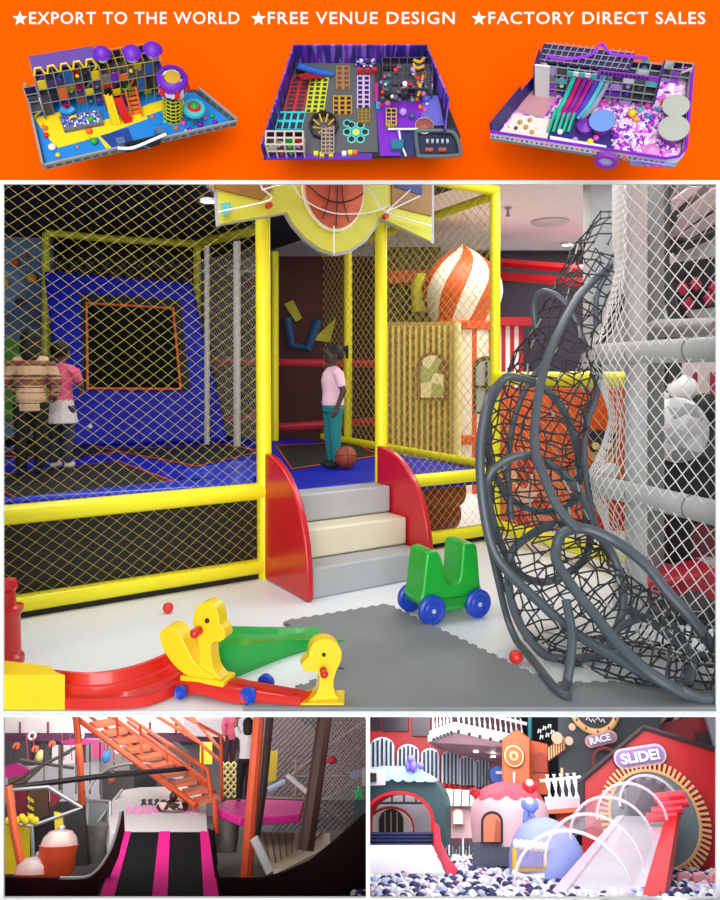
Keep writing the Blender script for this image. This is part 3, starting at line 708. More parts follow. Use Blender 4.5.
MB().tube(smoothcurve([P(u, v, 5.6) for u, v in ((667, 150), (664, 230), (664, 270), (670, 300), (676, 340), (672, 480), (672, 590))], 5), .045, 12).build('tube', mat((52, 54, 56), .5), t)
def spotted(u, v, rpx, y, lab, ry=None):
    c = P(u, v, y); r = rpx/FPX*y
    o = MB().ell(c, r, r*.9, (ry or rpx)/FPX*y, nu=24, nv=16).build('spotted_cushion', patchmat([(236, 236, 234), (236, 236, 234), (236, 236, 234), (22, 22, 24)], 13), label=lab, cat='cushion')
spotted(683, 390, 15, 5.6, 'white cushion with black spots at the top of the pile in the net tower')
spotted(655, 402, 18, 5.7, 'grey and black spotted cushion beside the tower post')
c = P(677, 430, 5.3); MB().ell(c, .22, .2, .24, nu=24, nv=16).build('grey_cushion', patchmat([(196, 198, 200), (150, 152, 154), (220, 222, 224), (176, 178, 180)], 9), label='large mottled pale grey cushion in the middle of the net tower', cat='cushion')
c = P(705, 414, 5.5); MB().ell(c, .12, .14, .16, nu=20, nv=12).build('black_cushion', BLACK, label='small round black cushion beside the grey cushion', cat='cushion')
blocky('black_bench', [(648, 452), (722, 458), (722, 590), (650, 580)], 5.4, .5, mat((16, 26, 28), .5), 'black bench block with dark green side in the net tower', 'bench', .03)
blocky('maroon_block', [(650, 530), (668, 522), (720, 530), (720, 565), (652, 556)], 5.2, .4, mat((110, 28, 44), .5), 'dark maroon padded block under the black bench', 'block', .03)
blocky('black_block', [(668, 515), (694, 515), (694, 572), (668, 572)], 5.0, .3, BLACK, 'black upright padded block before the maroon block', 'block', .02)
blocky('white_block', [(645, 556), (690, 562), (720, 560), (720, 578), (645, 574)], 5.1, .3, mat((200, 192, 186), .5), 'pale padded block under the maroon block', 'block', .02)
blocky('red_block', [(645, 584), (722, 570), (722, 612), (646, 628)], 4.7, .4, mat((186, 28, 56), .45), 'bright crimson padded block at the foot of the net tower', 'block', .03)
blocky('dark_block', [(660, 618), (722, 604), (722, 640), (662, 650)], 4.3, .3, mat((40, 36, 40), .6), 'dark padded block lying low before the crimson block', 'block', .02)

# ---- ride-on car
def wheel(parent, c, r, w, axd, m, hub):
    axd = V(axd).normalized()
    o = MB().lathe([(.001, -w/2), (r*.5, -w/2), (r*.6, -w*.35), (r*.85, -w*.5), (r, -w*.3), (r, w*.3), (r*.85, w*.5), (r*.6, w*.35), (r*.5, w/2), (.001, w/2)], c, axd, 26).build('wheel', m, parent)
    MB().lathe([(.001, w*.5), (r*.16, w*.5), (r*.16, w*.62), (.001, w*.62)], c, axd if axd.y < 0 else -axd, 12).build('hub_cap', hub, o)
t = thing('ride_on_car', 'green plastic ride-on toy car with blue wheels on the white floor', 'toy car', floorpt(440, 622))
ca = floorpt(421, 618); cb = floorpt(466, 611); fx = (cb-ca).normalized(); sd_ = V((fx.y, -fx.x, 0))   # toward viewer
L = (cb-ca).length/.76; o0 = ca-fx*.12*L; yc_ = ca.y
def cp(s_, z_, w_): return o0+fx*(s_*L)+Z*z_+sd_*w_
prf = [(0.0, .11), (-.03, .16), (.0, .2), (.06, .40), (.1, .44), (.24, .44), (.33, .38), (.39, .26), (.45, .225), (.58, .23), (.63, .29), (.66, .44), (.71, .47), (.86, .465), (.92, .42), (.97, .2), (1.02, .15), (1.0, .08), (.82, .06), (.2, .06)]
q = smoothcurve([V((a_, z_, 0)) for a_, z_ in prf], 3, True)
MB().prism([cp(p.x, p.y*.97, -.11) for p in q], -sd_*-.22).build('car_body', GREEN, t, smooth=50, bevel=.018, seg=3)
for w_ in (.118, -.118): MB().obox(cp(.02, .09, w_), fx*L*.96, Z*.05, sd_*(.012 if w_ > 0 else -.012)).build('side_skirt', mat((16, 140, 44), .4), t, smooth=0, bevel=.005)
BW = mat((26, 70, 190), .35)
for s_ in (.12, .88):
    for w_ in (.135, -.135): wheel(t, cp(s_, .088, w_), .088, .045, sd_ if w_ > 0 else sd_, BW, mat((190, 200, 220), .3))
for s_ in (.12, .88): MB().tube([cp(s_, .088, -.13), cp(s_, .088, .13)], .012, 8).build('axle', GREY, t)

# ---- balls
for u, v, r, lab in ((168, 613, .033, 'small red ball lying alone on the white floor'), (516, 664, .036, 'small red ball on the floor at the foot of the rope tunnel'), (568, 654, .0, '')):
    if r:
        c = floorpt(u, v)+Z*r; MB().ell(c, r, nu=20, nv=14).build('play_ball', mat((226, 50, 44), .35), label=lab, cat='ball', base=c-Z*r)

# ---- slide, seesaw
RP = mat((214, 36, 24), .35, coat=.3, var=.04); YP = mat((250, 212, 10), .4, coat=.3, var=.03)
def loft(mb, A, B, mi=0):
    k = len(A); o = len(mb.v); mb.v += [V(p) for p in A]+[V(p) for p in B]
    mb.f += [(o+i, o+i+1, o+k+i+1, o+k+i) for i in range(k-1)]; mb.m += [mi]*(k-1)
def chute(name, left, right, rim, thick, m, parent, **kw):
    """trough between two edge curves, with raised rims, closed below to the floor"""
    A, B = smoothcurve(left, 6), smoothcurve(right, 6); mb = MB(); rows = []
    for a, b in zip(A, B):
        w = (b-a).normalized()
        rows.append([V((a.x, a.y, max(0.004, a.z-.12))), a+Z*rim, a+Z*rim+w*.035, a+w*.055, b-w*.055, b+Z*rim-w*.035, b+Z*rim, V((b.x, b.y, max(.004, b.z-.12)))])
    m_ = len(rows[0]); o = 0
    for r in rows: mb.v += r
    for i in range(len(rows)-1):
        for j in range(m_): mb.f.append((i*m_+j, i*m_+(j+1) % m_, (i+1)*m_+(j+1) % m_, (i+1)*m_+j)); mb.m.append(0)
    mb.f += [tuple(range(m_)), tuple(range((len(rows)-1)*m_, len(rows)*m_))[::-1]]; mb.m += [0, 0]
    return mb.build(name, m, parent, smooth=40, **kw)
t = thing('toddler_slide', 'low red curved toddler slide with a yellow block at its end', 'slide', V((-1.3, 3.25, 0)))
def zp(u, v, z_, ymin=3.215):
    y = max(ymin, (H-z_)*FPX/(v-CV)); return V(((u-CU)/FPX*y, y, z_))
far = smoothcurve([zp(50, 669, .135), zp(92, 672, .13), zp(134, 665, .13), (zp(172, 650, .14)), zp(208, 630, .15)], 6)
near = smoothcurve([zp(58, 700, .05), zp(108, 703, .05), zp(150, 695, .05), zp(190, 676, .06), zp(226, 652, .07)], 6)
mb = MB(); rows = []
for a, b in zip(far, near):
    w = V((b.x-a.x, b.y-a.y, 0)); w.normalize(); gl = V((b.x-a.x, b.y-a.y, 0)).length
    rows.append([V((a.x, a.y, .003))-w*.02, a-w*.02+Z*-.01, a+Z*.0, a+w*.015+Z*-.004, a+w*.03-Z*.05, a+w*.05-Z*.055, a+w*.07-Z*.085, b-w*.05-Z*.02, b-w*.025+Z*.0, b, V((b.x, b.y, .003))])
m_ = len(rows[0])
for r in rows: mb.v += r
for i in range(len(rows)-1):
    for j in range(m_): mb.f.append((i*m_+j, i*m_+(j+1) % m_, (i+1)*m_+(j+1) % m_, (i+1)*m_+j)); mb.m.append(0)
mb.f += [tuple(range(m_)), tuple(range((len(rows)-1)*m_, len(rows)*m_))[::-1]]; mb.m += [0, 0]
mb.build('chute', RP, t, smooth=35)
yb = [zp(-20, 655, .17), zp(50, 664, .165), zp(56, 671, .16), zp(65, 678, .15), V((zp(65, 678, .15).x, 3.212, .15)), V((-1.72, 3.212, .16))]
MB().prism([V((p.x, p.y, .002)) for p in yb], Z*.155).build('end_block', YP, t, smooth=30, bevel=.018, seg=3)
t = thing('toddler_slide', 'low green toddler slide lying behind the duck seesaw', 'slide', floorpt(280, 650))
def chute2(far, near, m, parent):
    A, B = smoothcurve(far, 8), smoothcurve(near, 8); mb = MB(); rows = []
    for a, b in zip(A, B):
        w = (b-a).normalized(); rows.append([V((a.x, a.y, .002)), a, a+w*.02, a+w*.045-Z*min(.03, a.z*.4), b-w*.045-Z*min(.03, b.z*.4), b-w*.02, b, V((b.x, b.y, .002))])
    m_ = 8
    for r in rows: mb.v += r
    for i in range(len(rows)-1):
        for j in range(m_): mb.f.append((i*m_+j, i*m_+(j+1) % m_, (i+1)*m_+(j+1) % m_, (i+1)*m_+j)); mb.m.append(0)
    mb.f += [tuple(range(m_)), tuple(range((len(rows)-1)*m_, len(rows)*m_))[::-1]]; mb.m += [0, 0]
    mb.build('chute', m, parent, smooth=35)
chute2([zp(212, 627, .12), zp(232, 626, .12), zp(280, 627, .07), zp(330, 627, .008)], [zp(205, 650, .17), zp(233, 646, .16), zp(300, 640, .07), zp(358, 641, .008)], mat((14, 168, 62), .35, coat=.3), t)

t = thing('duck_seesaw', 'red wheeled seesaw with a yellow duck headed seat and blue wheels', 'seesaw', floorpt(240, 700))
s0_, s1_ = zp(186, 676, .065), zp(302, 709, .045); s1_.y = 3.24
bx = (s1_-s0_); bl = bx.length; bxn = V((bx.x, bx.y, 0)).normalized(); bs = V((bxn.y, -bxn.x, 0)).normalized()   # bs points to the viewer
def bp(a_, z_, w_): return s0_+bx*(a_/bl)+Z*z_+bs*w_
mb = MB()
prfb = [(-.075, -.05), (-.07, -.005), (-.05, .01), (.05, .01), (.07, -.005), (.075, -.05)]
rows = [[bp(a_, z_+o_, w_) for w_, z_ in prfb] for a_, o_ in ((-.03, -.01), (.0, .0), (.1, .01), (bl*.5, -.0), (bl+.02, .0))]
for r in rows: mb.v += r
for i in range(len(rows)-1):
    for j in range(6): mb.f.append((i*6+j, i*6+(j+1) % 6, (i+1)*6+(j+1) % 6, (i+1)*6+j)); mb.m.append(0)
mb.f += [tuple(range(6)), tuple(range(24, 30))[::-1]]; mb.m += [0, 0]
for p in mb.v: p.y = max(p.y, 3.212); p.z = max(p.z, .004)
mb.build('red_beam', RP, t, smooth=30, bevel=.006)
mb = MB(); mb.obox(bp(.16, .01, -.02), bx*.68, bs*.04, Z*.008); mb.build('beam_rib', mat((190, 28, 20), .4), t, smooth=0)
K = .00455
def duck(parent, o, fw, k, seat=True, hl=.05, kx=1.0):
    sv = V((-fw.y, fw.x, 0)); o = V(o); k = k*K
    def D(a, z): return o+fw*(a*k*kx)+Z*(z*k)
    if seat:
        pr = smoothcurve([V((a, z, 0)) for a, z in ((-8, 3), (-26, 5), (-42, 16), (-53, 31), (-55, 44), (-48, 51), (-38, 50), (-29, 42), (-21, 28), (-10, 15), (8, 5))], 4, True)
        MB().prism([D(p.x, p.y)-sv*.05 for p in pr], sv*.1).build('seat_shell', YP, parent, smooth=50, bevel=.018, seg=4)
        MB().obox(D(-30, -2)-sv*.06, fw*(50*k), sv*.12, Z*(6*k)).build('seat_plate', YP, parent, bevel=.006)
    pr = smoothcurve([V((a, z, 0)) for a, z in ((-15, 0), (-11, 14), (-10, 28), (-13, 42), (-17, 54), (-17, 66), (-11, 77), (-1, 81), (8, 77), (12, 68), (13, 60), (18, 54), (19, 47), (13, 42), (5, 40), (3, 30), (6, 14), (15, 4), (17, 0))], 4, True)
    o1 = MB().prism([D(p.x, p.y)-sv*.038 for p in pr], sv*.076).build('duck_neck', YP, parent, smooth=50, bevel=.02, seg=4)
    for s_ in (1, -1):
        MB().ell(D(-1, 62)+sv*s_*.039, 2.6*k, nu=12, nv=8).build('eye', mat((12, 12, 12), .2), o1)
        hb = MB(); a = D(-9, 52) if seat else D(0, 44); hb.tube([a, a+sv*s_*(hl+.038)], 2.6*k, 10); hb.ell(a+sv*s_*(hl+.038), 5*k, nu=12, nv=8); hb.ell(a+sv*s_*(hl*.3+.038), 4.4*k, nu=12, nv=8)
        hb.build('handle', RP, parent)
duck(t, bp(.14, .012, 0), bxn, 1.0)
for a_ in (bl*.62,):
    for w_ in (.098, -.10):
        q = bp(a_, 0, w_); q.y = max(q.y, 3.262); q.z = .042; wheel(t, q, .04, .03, bs, BW, mat((60, 100, 210), .3))
for w_ in (.095, -.095): q = bp(.03, 0, w_); q.z = .034; wheel(t, q, .03, .03, bs, BW, mat((60, 100, 210), .3))
t = thing('duck_rocker', 'yellow duck headed rocker with red handles at the front edge of the mat', 'rocker', V((-.19, 3.3, .02)))
duck(t, V((P(322, 706, 3.3).x, 3.28, .01)), V((-.985, -.17, 0)).normalized(), .80, False, .055, 1.35)
MB().obox(V((-.27, 3.21, .02)), V((.2, 0, 0)), V((0, .14, 0)), Z*.012).build('rocker_base', YP, t, bevel=.008)
# red toy post far left
t = thing('plastic_gate_post', 'red plastic play gate post standing near the left end of the yellow fence', 'post', floorpt(8, 664))
pc0 = floorpt(7, 662)
MB().lathe([(.085, 0), (.085, .03), (.07, .05), (.065, .24), (.08, .27), (.08, .29), (.045, .30), (.04, .37), (.055, .39), (.045, .43), (.001, .44)], pc0, n=20).build('post_body', mat((200, 20, 26), .35, coat=.3), t)
# =================================================================== front of the display wall: white collage borders built as strips, orange banner, relief models
setfr()
YF = 3.2
FW = mat((250, 250, 250), .7, var=0)
def strip(name, u0, v0, u1, v1, dep=.012):
    a, b = P(u0, v1, YF), P(u1, v0, YF)
    MB().box((a.x, YF, a.z), (b.x, YF+dep, b.z)).build(name, FW, kind='structure', smooth=0)
strip('border_upper', -250, 180.2, 970, 184)  # collage border lines, built here as thin white boards
strip('border_lower', -250, 712.3, 970, 717)
strip('border_wall_left', -250, 184, 3, 712.3); strip('border_wall_right', 716.5, 184, 970, 712.3)
strip('border_wall_left', -250, 717, 3.5, 898.3); strip('border_wall_right', 716.5, 717, 970, 898.3)
strip('border_middle', 366, 717, 370, 898.3)
strip('border_plinth', -250, 898.3, 970, 1010)
a, b = P(-250, 180.2, YF), P(970, -120, YF)
t = thing('banner_board', 'flat orange banner board with white capital lettering and stars above the play hall', 'banner', (0, YF, a.z))
MB().box((a.x, YF+.002, a.z), (b.x, YF+.03, b.z)).build('board', mat((255, 92, 0), 1, var=0, spec=0), t, smooth=0)
TW = mat((255, 252, 246), .7, var=0)
for s_, x0, x1, sx in (('EXPORT TO THE WORLD', 29.5, 239.5, 20), ('FREE VENUE DESIGN', 268, 454.5, 258.5), ('FACTORY DIRECT SALES', 488.5, 705, 479)):
    cc_ = P((x0+x1)/2, 18.2, YF-.001); wv = (x1-x0)/FPX*YF
    M_ = Matrix.Translation(cc_)
    text_obj(s_, 'lettering', TW, t, M_, w=wv, h=12.2/FPX*YF, bold=.006, ext=.003, space=1.12)
    MB().prism(star(P(sx, 18.6, YF-.003), 7.6/FPX*YF, V((1, 0, 0)), Z), (0, .004, 0)).build('star', TW, t, smooth=0)

MOD = {}
def model_frame(u0, v0, theta, phi, y=3.0, uc=None, vc=None):
    global FR
    th, ph = math.radians(theta), math.radians(phi)
    f = ray(uc or u0, vc or v0).normalized(); r = V((1, 0, 0)); r = (r-f*r.dot(f)).normalized(); up = r.cross(f)
    zz = up*math.cos(ph)-f*math.sin(ph); g = f*math.cos(ph)+up*math.sin(ph)
    xx = r*math.cos(th)+g*math.sin(th); yy = -r*math.sin(th)+g*math.cos(th)
    m = Matrix((xx, yy, zz)).transposed().to_4x4(); m.translation = CAM+ray(u0, v0)*y
    setfr(m, y/FPX*1.0)
    MOD.update(u=u0, v=v0, th=th, ph=ph)
def mp(u, v, z=0):
    inv = FR.inverted(); c = inv @ CAM; q = inv.to_3x3() @ ray(u, v); return (c+q*((z*SC-c.z)/q.z))/SC
PUR = mat((110, 30, 190), .5); GRYD = mat((70, 72, 80), .6); MG = mat((150, 152, 150), .6); MBL = mat((20, 130, 215), .5); MYE = mat((250, 215, 10), .5)
MRE = mat((226, 30, 30), .4); MOR = mat((240, 110, 20), .5); MGR = mat((40, 170, 60), .5); MBK = mat((16, 16, 20), .6); MWH = mat((240, 240, 240), .5); MTE = mat((60, 200, 200), .5); MPK = mat((226, 80, 190), .5); LIL = mat((190, 150, 235), .5)
def slab(nm, px, z, h, m, t): return MB().prism([mp(u, v, z) for u, v in px], (0, 0, h)).build(nm, m, t, smooth=0)
def frame_block(t, x0, x1, y0, y1, z0, lv, hh, st, mats_panel, seed, postm, r=.45):
    """steel lattice with decks and infill panels"""
    rr_ = random.Random(seed); nx = max(1, round((x1-x0)/st)); ny = max(1, round((y1-y0)/st)); dx = (x1-x0)/nx; dy = (y1-y0)/ny
    mb = MB()
    for i in range(nx+1):
        for j in range(ny+1): mb.tube([(x0+dx*i, y0+dy*j, z0), (x0+dx*i, y0+dy*j, z0+lv*hh)], r, 5)
    for k in range(1, lv+1):
        for j in range(ny+1): mb.tube([(x0, y0+dy*j, z0+k*hh), (x1, y0+dy*j, z0+k*hh)], r, 5)
        for i in range(nx+1): mb.tube([(x0+dx*i, y0, z0+k*hh), (x0+dx*i, y1, z0+k*hh)], r, 5)
    mb.build('steel_frame', postm, t)
    for k in range(1, lv):
        MB().box((x0, y0+1, z0+k*hh-.6), (x1, y1, z0+k*hh+.4)).build('deck', GRYD, t, smooth=0)
    pb = MB()
    for k in range(lv):
        for i in range(nx):
            q = rr_.random()
            if q < .75:
                mi = rr_.randrange(len(mats_panel)); xa = x0+dx*i+.6; xb = x0+dx*(i+1)-.6; za = z0+k*hh+.8; zb = za+hh*rr_.choice((.4, .55, .85))
                yy = y0 if rr_.random() < .55 else y0+dy*.9; pb.box((xa, yy, za), (xb, yy+.8, zb), mi)
            if rr_.random() < .5:
                mi = rr_.randrange(len(mats_panel)); c_ = V((x0+dx*(i+.5), y0+dy*.35, z0+k*hh+hh*.35)); pb.ell(c_, dx*.25, dx*.25, dx*.22, 8, 6, mi)
            if rr_.random() < .35:
                mi = rr_.randrange(len(mats_panel)); pb.tube([(x0+dx*i, y0+dy*.5, z0+k*hh+1), (x0+dx*(i+1), y0+dy*.5, z0+k*hh+hh*.8)], 1.3, 7, mi)
        for j in range(ny):
            if rr_.random() < .6:
                mi = rr_.randrange(len(mats_panel)); pb.box((x1-.8, y0+dy*j+.5, z0+k*hh+.8), (x1, y0+dy*(j+1)-.5, z0+k*hh+hh*.6), mi)
                pb.box((x0, y0+dy*j+.5, z0+k*hh+.8), (x0+.8, y0+dy*(j+1)-.5, z0+k*hh+hh*.6), mi)
    pb.build('play_panels', mats_panel, t, kind='stuff')
    MB().box((x0, y1, z0), (x1, y1+1, z0+lv*hh*.94)).build('back_panel', mat((44, 30, 84), .7, var=.3, scale=.3), t, smooth=0)
def curb(t, pts, h, th, m, nm='curb', m2=None, closed=False):
    pts = [V(p) for p in pts]; k = len(pts)
    for i in range(k-1):
        a, b = pts[i], pts[i+1]; dd = (b-a).normalized(); s_ = V((-dd.y, dd.x, 0))*th
        o = MB().obox(a, b-a, s_, Z*h).build(nm, m, t, smooth=0)
        if m2:
            q = MB(); L_ = (b-a).length; n_ = max(1, int(L_/9))
            for j in range(n_): q.obox(a+dd*(L_*(j+.15)/n_)-s_*.12+Z*h*.18, dd*(L_/n_*.7), s_*1.24, Z*h*.5)
            q.build('wall_print', m2, o, smooth=0)

# ---- model one
model_frame(45, 168, 13, 52, 2.72, 130, 105)
t = thing('playground_model', 'relief model of an indoor playground with yellow black cage tower and red slide, blue floor', 'model', mp(45, 168))
slab('model_base', [(45, 168), (236, 124), (196, 92), (27, 88)], -4, 4, mat((60, 62, 68), .6), t)
slab('blue_floor', [(46, 167), (234, 124), (195, 93), (28, 89)], 0, .6, MBL, t)
slab('yellow_path', [(34, 118), (60, 112), (66, 132), (112, 118), (150, 104), (178, 96), (186, 104), (150, 118), (112, 132), (118, 148), (108, 151), (98, 137), (58, 148), (50, 140)], .6, .4, MYE, t)
slab('blue_patch', [(146, 116), (164, 110), (172, 120), (154, 126)], 1.0, .3, MBL, t)
slab('dark_blue_mat', [(100, 136), (128, 128), (134, 142), (112, 148)], .9, .5, mat((20, 60, 150), .5), t)
curb(t, [mp(118, 151), mp(45, 168), mp(27, 88)], 8, 2.2, MG, 'low_wall', mat((90, 90, 96), .6))
curb(t, [mp(198, 93), mp(236, 124), mp(162, 141)], 8, 2.2, MG, 'low_wall', mat((90, 90, 96), .6))
PM = [PUR, GRYD, mat((30, 90, 170), .5), MYE, MOR, mat((120, 120, 130), .5), MBK, mat((60, 40, 110), .5), MRE]
qa, qb, qc = mp(46, 117), mp(104, 104), mp(163, 100); AX0, AX1, AY = qa.x, qb.x, qa.y
frame_block(t, AX0, AX1, AY, AY+16, .6, 3, 20, 9, PM, 4, MG)
frame_block(t, AX1, qc.x, AY-6, AY+16, .6, 3, 20, 9, PM, 9, mat((170, 150, 60), .5))
qd = mp(33, 118); frame_block(t, qd.x, AX0-1, AY-4, AY+14, .6, 2, 15, 8, [MYE, MBL, GRYD, MWH], 2, MG)
MB().box((AX0+4, AY+16, 0), (qc.x-6, AY+22, 52)).build('rear_wall', mat((70, 60, 90), .6, var=.3, scale=.2), t, smooth=0)
for k in range(5):
    x0 = AX0+(AX1-AX0)*k/5; MB().tube([(x0, AY, 61), (x0+2, AY+2, 68), (x0+7, AY+2, 68), (x0+10, AY, 61)], 1.1, 6).build('roof_hoop', MYE, t)
MB().prism([(AX0, AY+3, 62), (AX1, AY+3, 62), (AX1, AY+14, 70), (AX0, AY+14, 70)], (0, 0, 1)).build('purple_roof', mat((84, 40, 150), .5), t, smooth=0)
for u, v, r_, h0 in ((112, 108, 7, 66), (138, 100, 8, 60), (158, 98, 8, 60)):
    q = mp(u, v); q = V((q.x, AY+8, 0)); MB().lathe([(r_*1.25, 0), (r_, 3), (r_*.6, 6), (.1, 7)], q+V((0, 0, h0)), n=16).build('purple_canopy', PUR, t); MB().lathe([(r_*.8, -7), (r_*.8, 0)], q+V((0, 0, h0)), n=12).build('canopy_drum', MWH, t)
# ball pool
q = mp(65, 134)
t_ = MB().box((q.x, q.y, .6), (q.x+40, q.y+17, 6)).build('ball_pool', mat((110, 112, 116), .5), t, smooth=0)
bm = MB(); rr_ = random.Random(1)
for i in range(160): bm.ell((q.x+2+rr_.random()*36, q.y+2+rr_.random()*13, 6+rr_.random()), 1.1, nu=6, nv=4, mi=rr_.randrange(3))
bm.build('pool_balls', [MWH, mat((40, 50, 190), .4), mat((120, 130, 230), .4)], t, kind='stuff')
MB().lathe([(3.6, 0), (4.6, 1.5), (3.6, 3), (3.6, 0)], mp(73, 118, 8), (0, -1, .2), 14).build('yellow_tunnel', MYE, t)
MB().tube(smoothcurve([mp(60, 108, 14), mp(68, 112, 10), mp(74, 108, 12)], 4), 3.2, 9).build('blue_slide', mat((40, 150, 225), .4), t)
MB().ell(mp(91, 119, 7), 4, 3, 2.5).build('green_frog', MGR, t)
# slides
def sl(a, b, w, m, nm):
    mb = MB(); a, b = V(a), V(b); s_ = V((w, 0, 0)); mb.obox(a, b-a, s_, Z*1.0); mb.obox(a, b-a, V((.8, 0, 0)), Z*2.6); mb.obox(a+s_, b-a, V((.8, 0, 0)), Z*2.6); mb.build(nm, m, t, smooth=0)
sl(mp(104, 96, 26), mp(112, 126, 1), 4, MYE, 'yellow_slide'); sl(mp(113, 99, 24), mp(124, 124, 1), 8, MRE, 'red_slide'); sl(mp(108, 97, 25), mp(117, 126, 1), 3.4, MYE, 'yellow_slide')
MB().ell(mp(109, 86, 26), 6, 5, 6).build('red_dome', MRE, t)
for u, v, c_ in ((101, 78, MYE), (111, 79, PUR), (95, 80, PUR), (115, 65, MRE), (106, 60, MWH)): MB().ell(mp(u, v, 24), 3.6, nu=12, nv=8).build('round_cushion', c_, t)
mb = MB()
for k in range(6): mb.box((mp(132, 116).x, mp(132, 116).y+k*3, 2+k*3.6), (mp(132, 116).x+11, mp(132, 116).y+k*3+3, 3.4+k*3.6))
for x0 in (0, 11): mb.tube([mp(132, 118, 4)+V((x0, 0, 0)), mp(132, 118, 4)+V((x0, 18, 24))], .9, 6)
mb.build('orange_stairs', MOR, t)
MB().ell(mp(126, 87, 24), 6, 4, 1.6).build('green_disc', MGR, t)
mb = MB(); q = mp(48, 88, 20); mb.lathe([(5.5, 0), (7, 1.5), (5.5, 3), (4, 1.5), (5.5, 0)], q, (0, -1, .1), 16); mb.build('orange_ring', MOR, t)
MB().prism(star(mp(47, 104, 10), 4.5, V((1, 0, 0)), V((0, 0, 1))), (0, -1, 0)).build('yellow_star', MYE, t, smooth=0)
MB().prism(star(mp(131, 77, 30), 4, V((1, 0, 0)), V((0, 0, 1))), (0, -1, 0)).build('yellow_star', MYE, t, smooth=0)
# cage tower
q = mp(173, 117); MB().lathe([(9.2, 0), (9.2, 42)], q, n=20).build('cage_core', MBK, t)
mb = MB()
for k in range(8): mb.tube([q+V((math.cos(a_)*9.9, math.sin(a_)*9.9, 1+k*5.8)) for a_ in [2*PI*i/20 for i in range(20)]], .75, 5, closed=True)
for k in range(12): a_ = 2*PI*k/12; mb.tube([q+V((math.cos(a_)*9.9, math.sin(a_)*9.9, 0)), q+V((math.cos(a_)*9.9, math.sin(a_)*9.9, 42))], .7, 5)
mb.build('yellow_cage', mat((210, 215, 40), .5), t)
MB().lathe([(12, 42), (14, 44), (14, 60), (.1, 60)], q, n=20).build('printed_drum', patchmat([(240, 240, 245), (60, 30, 60), (150, 60, 200), (230, 230, 240)], 60), t)
MB().lathe([(10.5, 60), (16, 60), (14.5, 63), (11, 65), (10.5, 61)], q, n=12).build('purple_roof', PUR, t)
for a_ in (-2.6, -1.57, -.5): MB().lathe([(3, 0), (.3, 10)], q+V((math.cos(a_)*15, math.sin(a_)*15, 50)), n=8).build('red_tassel', MRE, t)
MB().lathe([(10.5, 0), (10.5, 3)], q, n=20).build('tower_base', mat((180, 200, 50), .5), t)
MB().lathe([(8, 60.2), (8, 62), (.1, 63)], q, n=12).build('yellow_top', mat((200, 160, 40), .5), t)
# mushroom
q = mp(194, 120); MB().lathe([(12, 18), (11, 21), (7, 22)], q, n=20).build('teal_cap', mat((60, 190, 200), .5), t); MB().lathe([(7.5, 21.5), (5, 25)], q, n=16).build('red_cap', MRE, t); MB().lathe([(4.5, 24.5), (.1, 28)], q, n=14).build('green_cap', MGR, t)
mb = MB()
for k in range(6): a_ = PI*k/3; mb.tube([q+V((math.cos(a_)*8, math.sin(a_)*8, 0)), q+V((math.cos(a_)*8, math.sin(a_)*8, 18))], .8, 5)
mb.build('mushroom_post', mat((70, 160, 120), .5), t)
rr_ = random.Random(8)
for (u, v, c_, r_) in ((94, 141, MGR, 4), (88, 138, MYE, 2.5), (89, 131, MOR, 3.6), (52, 147, MWH, 4), (58, 155, MYE, 2.6), (78, 147, MOR, 1.8), (172, 120, MWH, 2.6), (183, 123, MPK, 3), (176, 128, MOR, 2.6), (190, 130, PUR, 3.4), (200, 124, PUR, 3.6), (205, 118, MPK, 2.4), (197, 130, MOR, 2), (212, 116, MGR, 2.6), (215, 122, PUR, 3), (186, 131, MYE, 1.8), (208, 126, MBL, 2.6), (165, 122, MTE, 2.2), (152, 117, MOR, 2.4), (45, 128, MOR, 3), (46, 135, MRE, 3), (41, 124, MYE, 2.4)):
    MB().ell(mp(u, v, r_*.8), r_, r_, r_*.8, 10, 7).build('play_piece', c_, t)
# entrance
for u, v in ((122, 150), (160, 140)): q = mp(u, v); MB().box((q.x-4, q.y-3, 0), (q.x+4, q.y+4, 16)).build('entrance_pillar', mat((80, 110, 150), .5), t, smooth=0)
MB().prism([mp(126, 153), mp(160, 145), mp(160, 145)+Z*15, mp(126, 153)+Z*15], (0, 2, 0)).build('entrance_panel', MBK, t, smooth=0)
MB().tube(smoothcurve([mp(118, 148, 20), mp(132, 148, 22), mp(150, 141, 22), mp(166, 134, 24)], 5), 1.7, 6).build('entrance_banner', MWH, t)
MB().tube(smoothcurve([mp(132, 150, 12), mp(142, 146, 16), mp(150, 148, 9)], 4), 1.0, 5).build('entrance_swoosh', MBL, t)

# ---- model two (plan widens to the front)
model_frame(362, 160, 0, 58, 2.9, 362, 105)
t = thing('playground_model', 'relief model of a trampoline park with purple walls, red and green trampoline grids', 'model', mp(362, 160))
FL_, FR_, BR_, BL_ = mp(264, 160), mp(404, 160), mp(425, 54), mp(295, 54)
slab('model_base', [(264, 160), (404, 158), (404, 157), (458, 156), (460, 138), (447, 106), (425, 60), (296, 60)], -4, 4, MBK, t)
slab('grey_floor', [(270, 156), (378, 152), (374, 60), (298, 58)], 0, .6, mat((84, 84, 90), .6), t)
slab('purple_floor', [(380, 156), (412, 156), (430, 130), (426, 100), (376, 104)], 0, .7, mat((120, 20, 190), .5, var=.4, scale=.15), t)
slab('dark_floor', [(375, 104), (436, 104), (424, 58), (374, 58)], 0, .6, mat((60, 56, 66), .6, var=.3, scale=.2), t)
slab('blue_floor', [(400, 158), (458, 152), (456, 128), (402, 130)], 0, .8, mat((30, 40, 96), .6), t)
slab('purple_strip', [(266, 160), (372, 160), (372, 154), (266, 154)], 0, .9, mat((90, 30, 170), .5, var=.3, scale=.2), t)
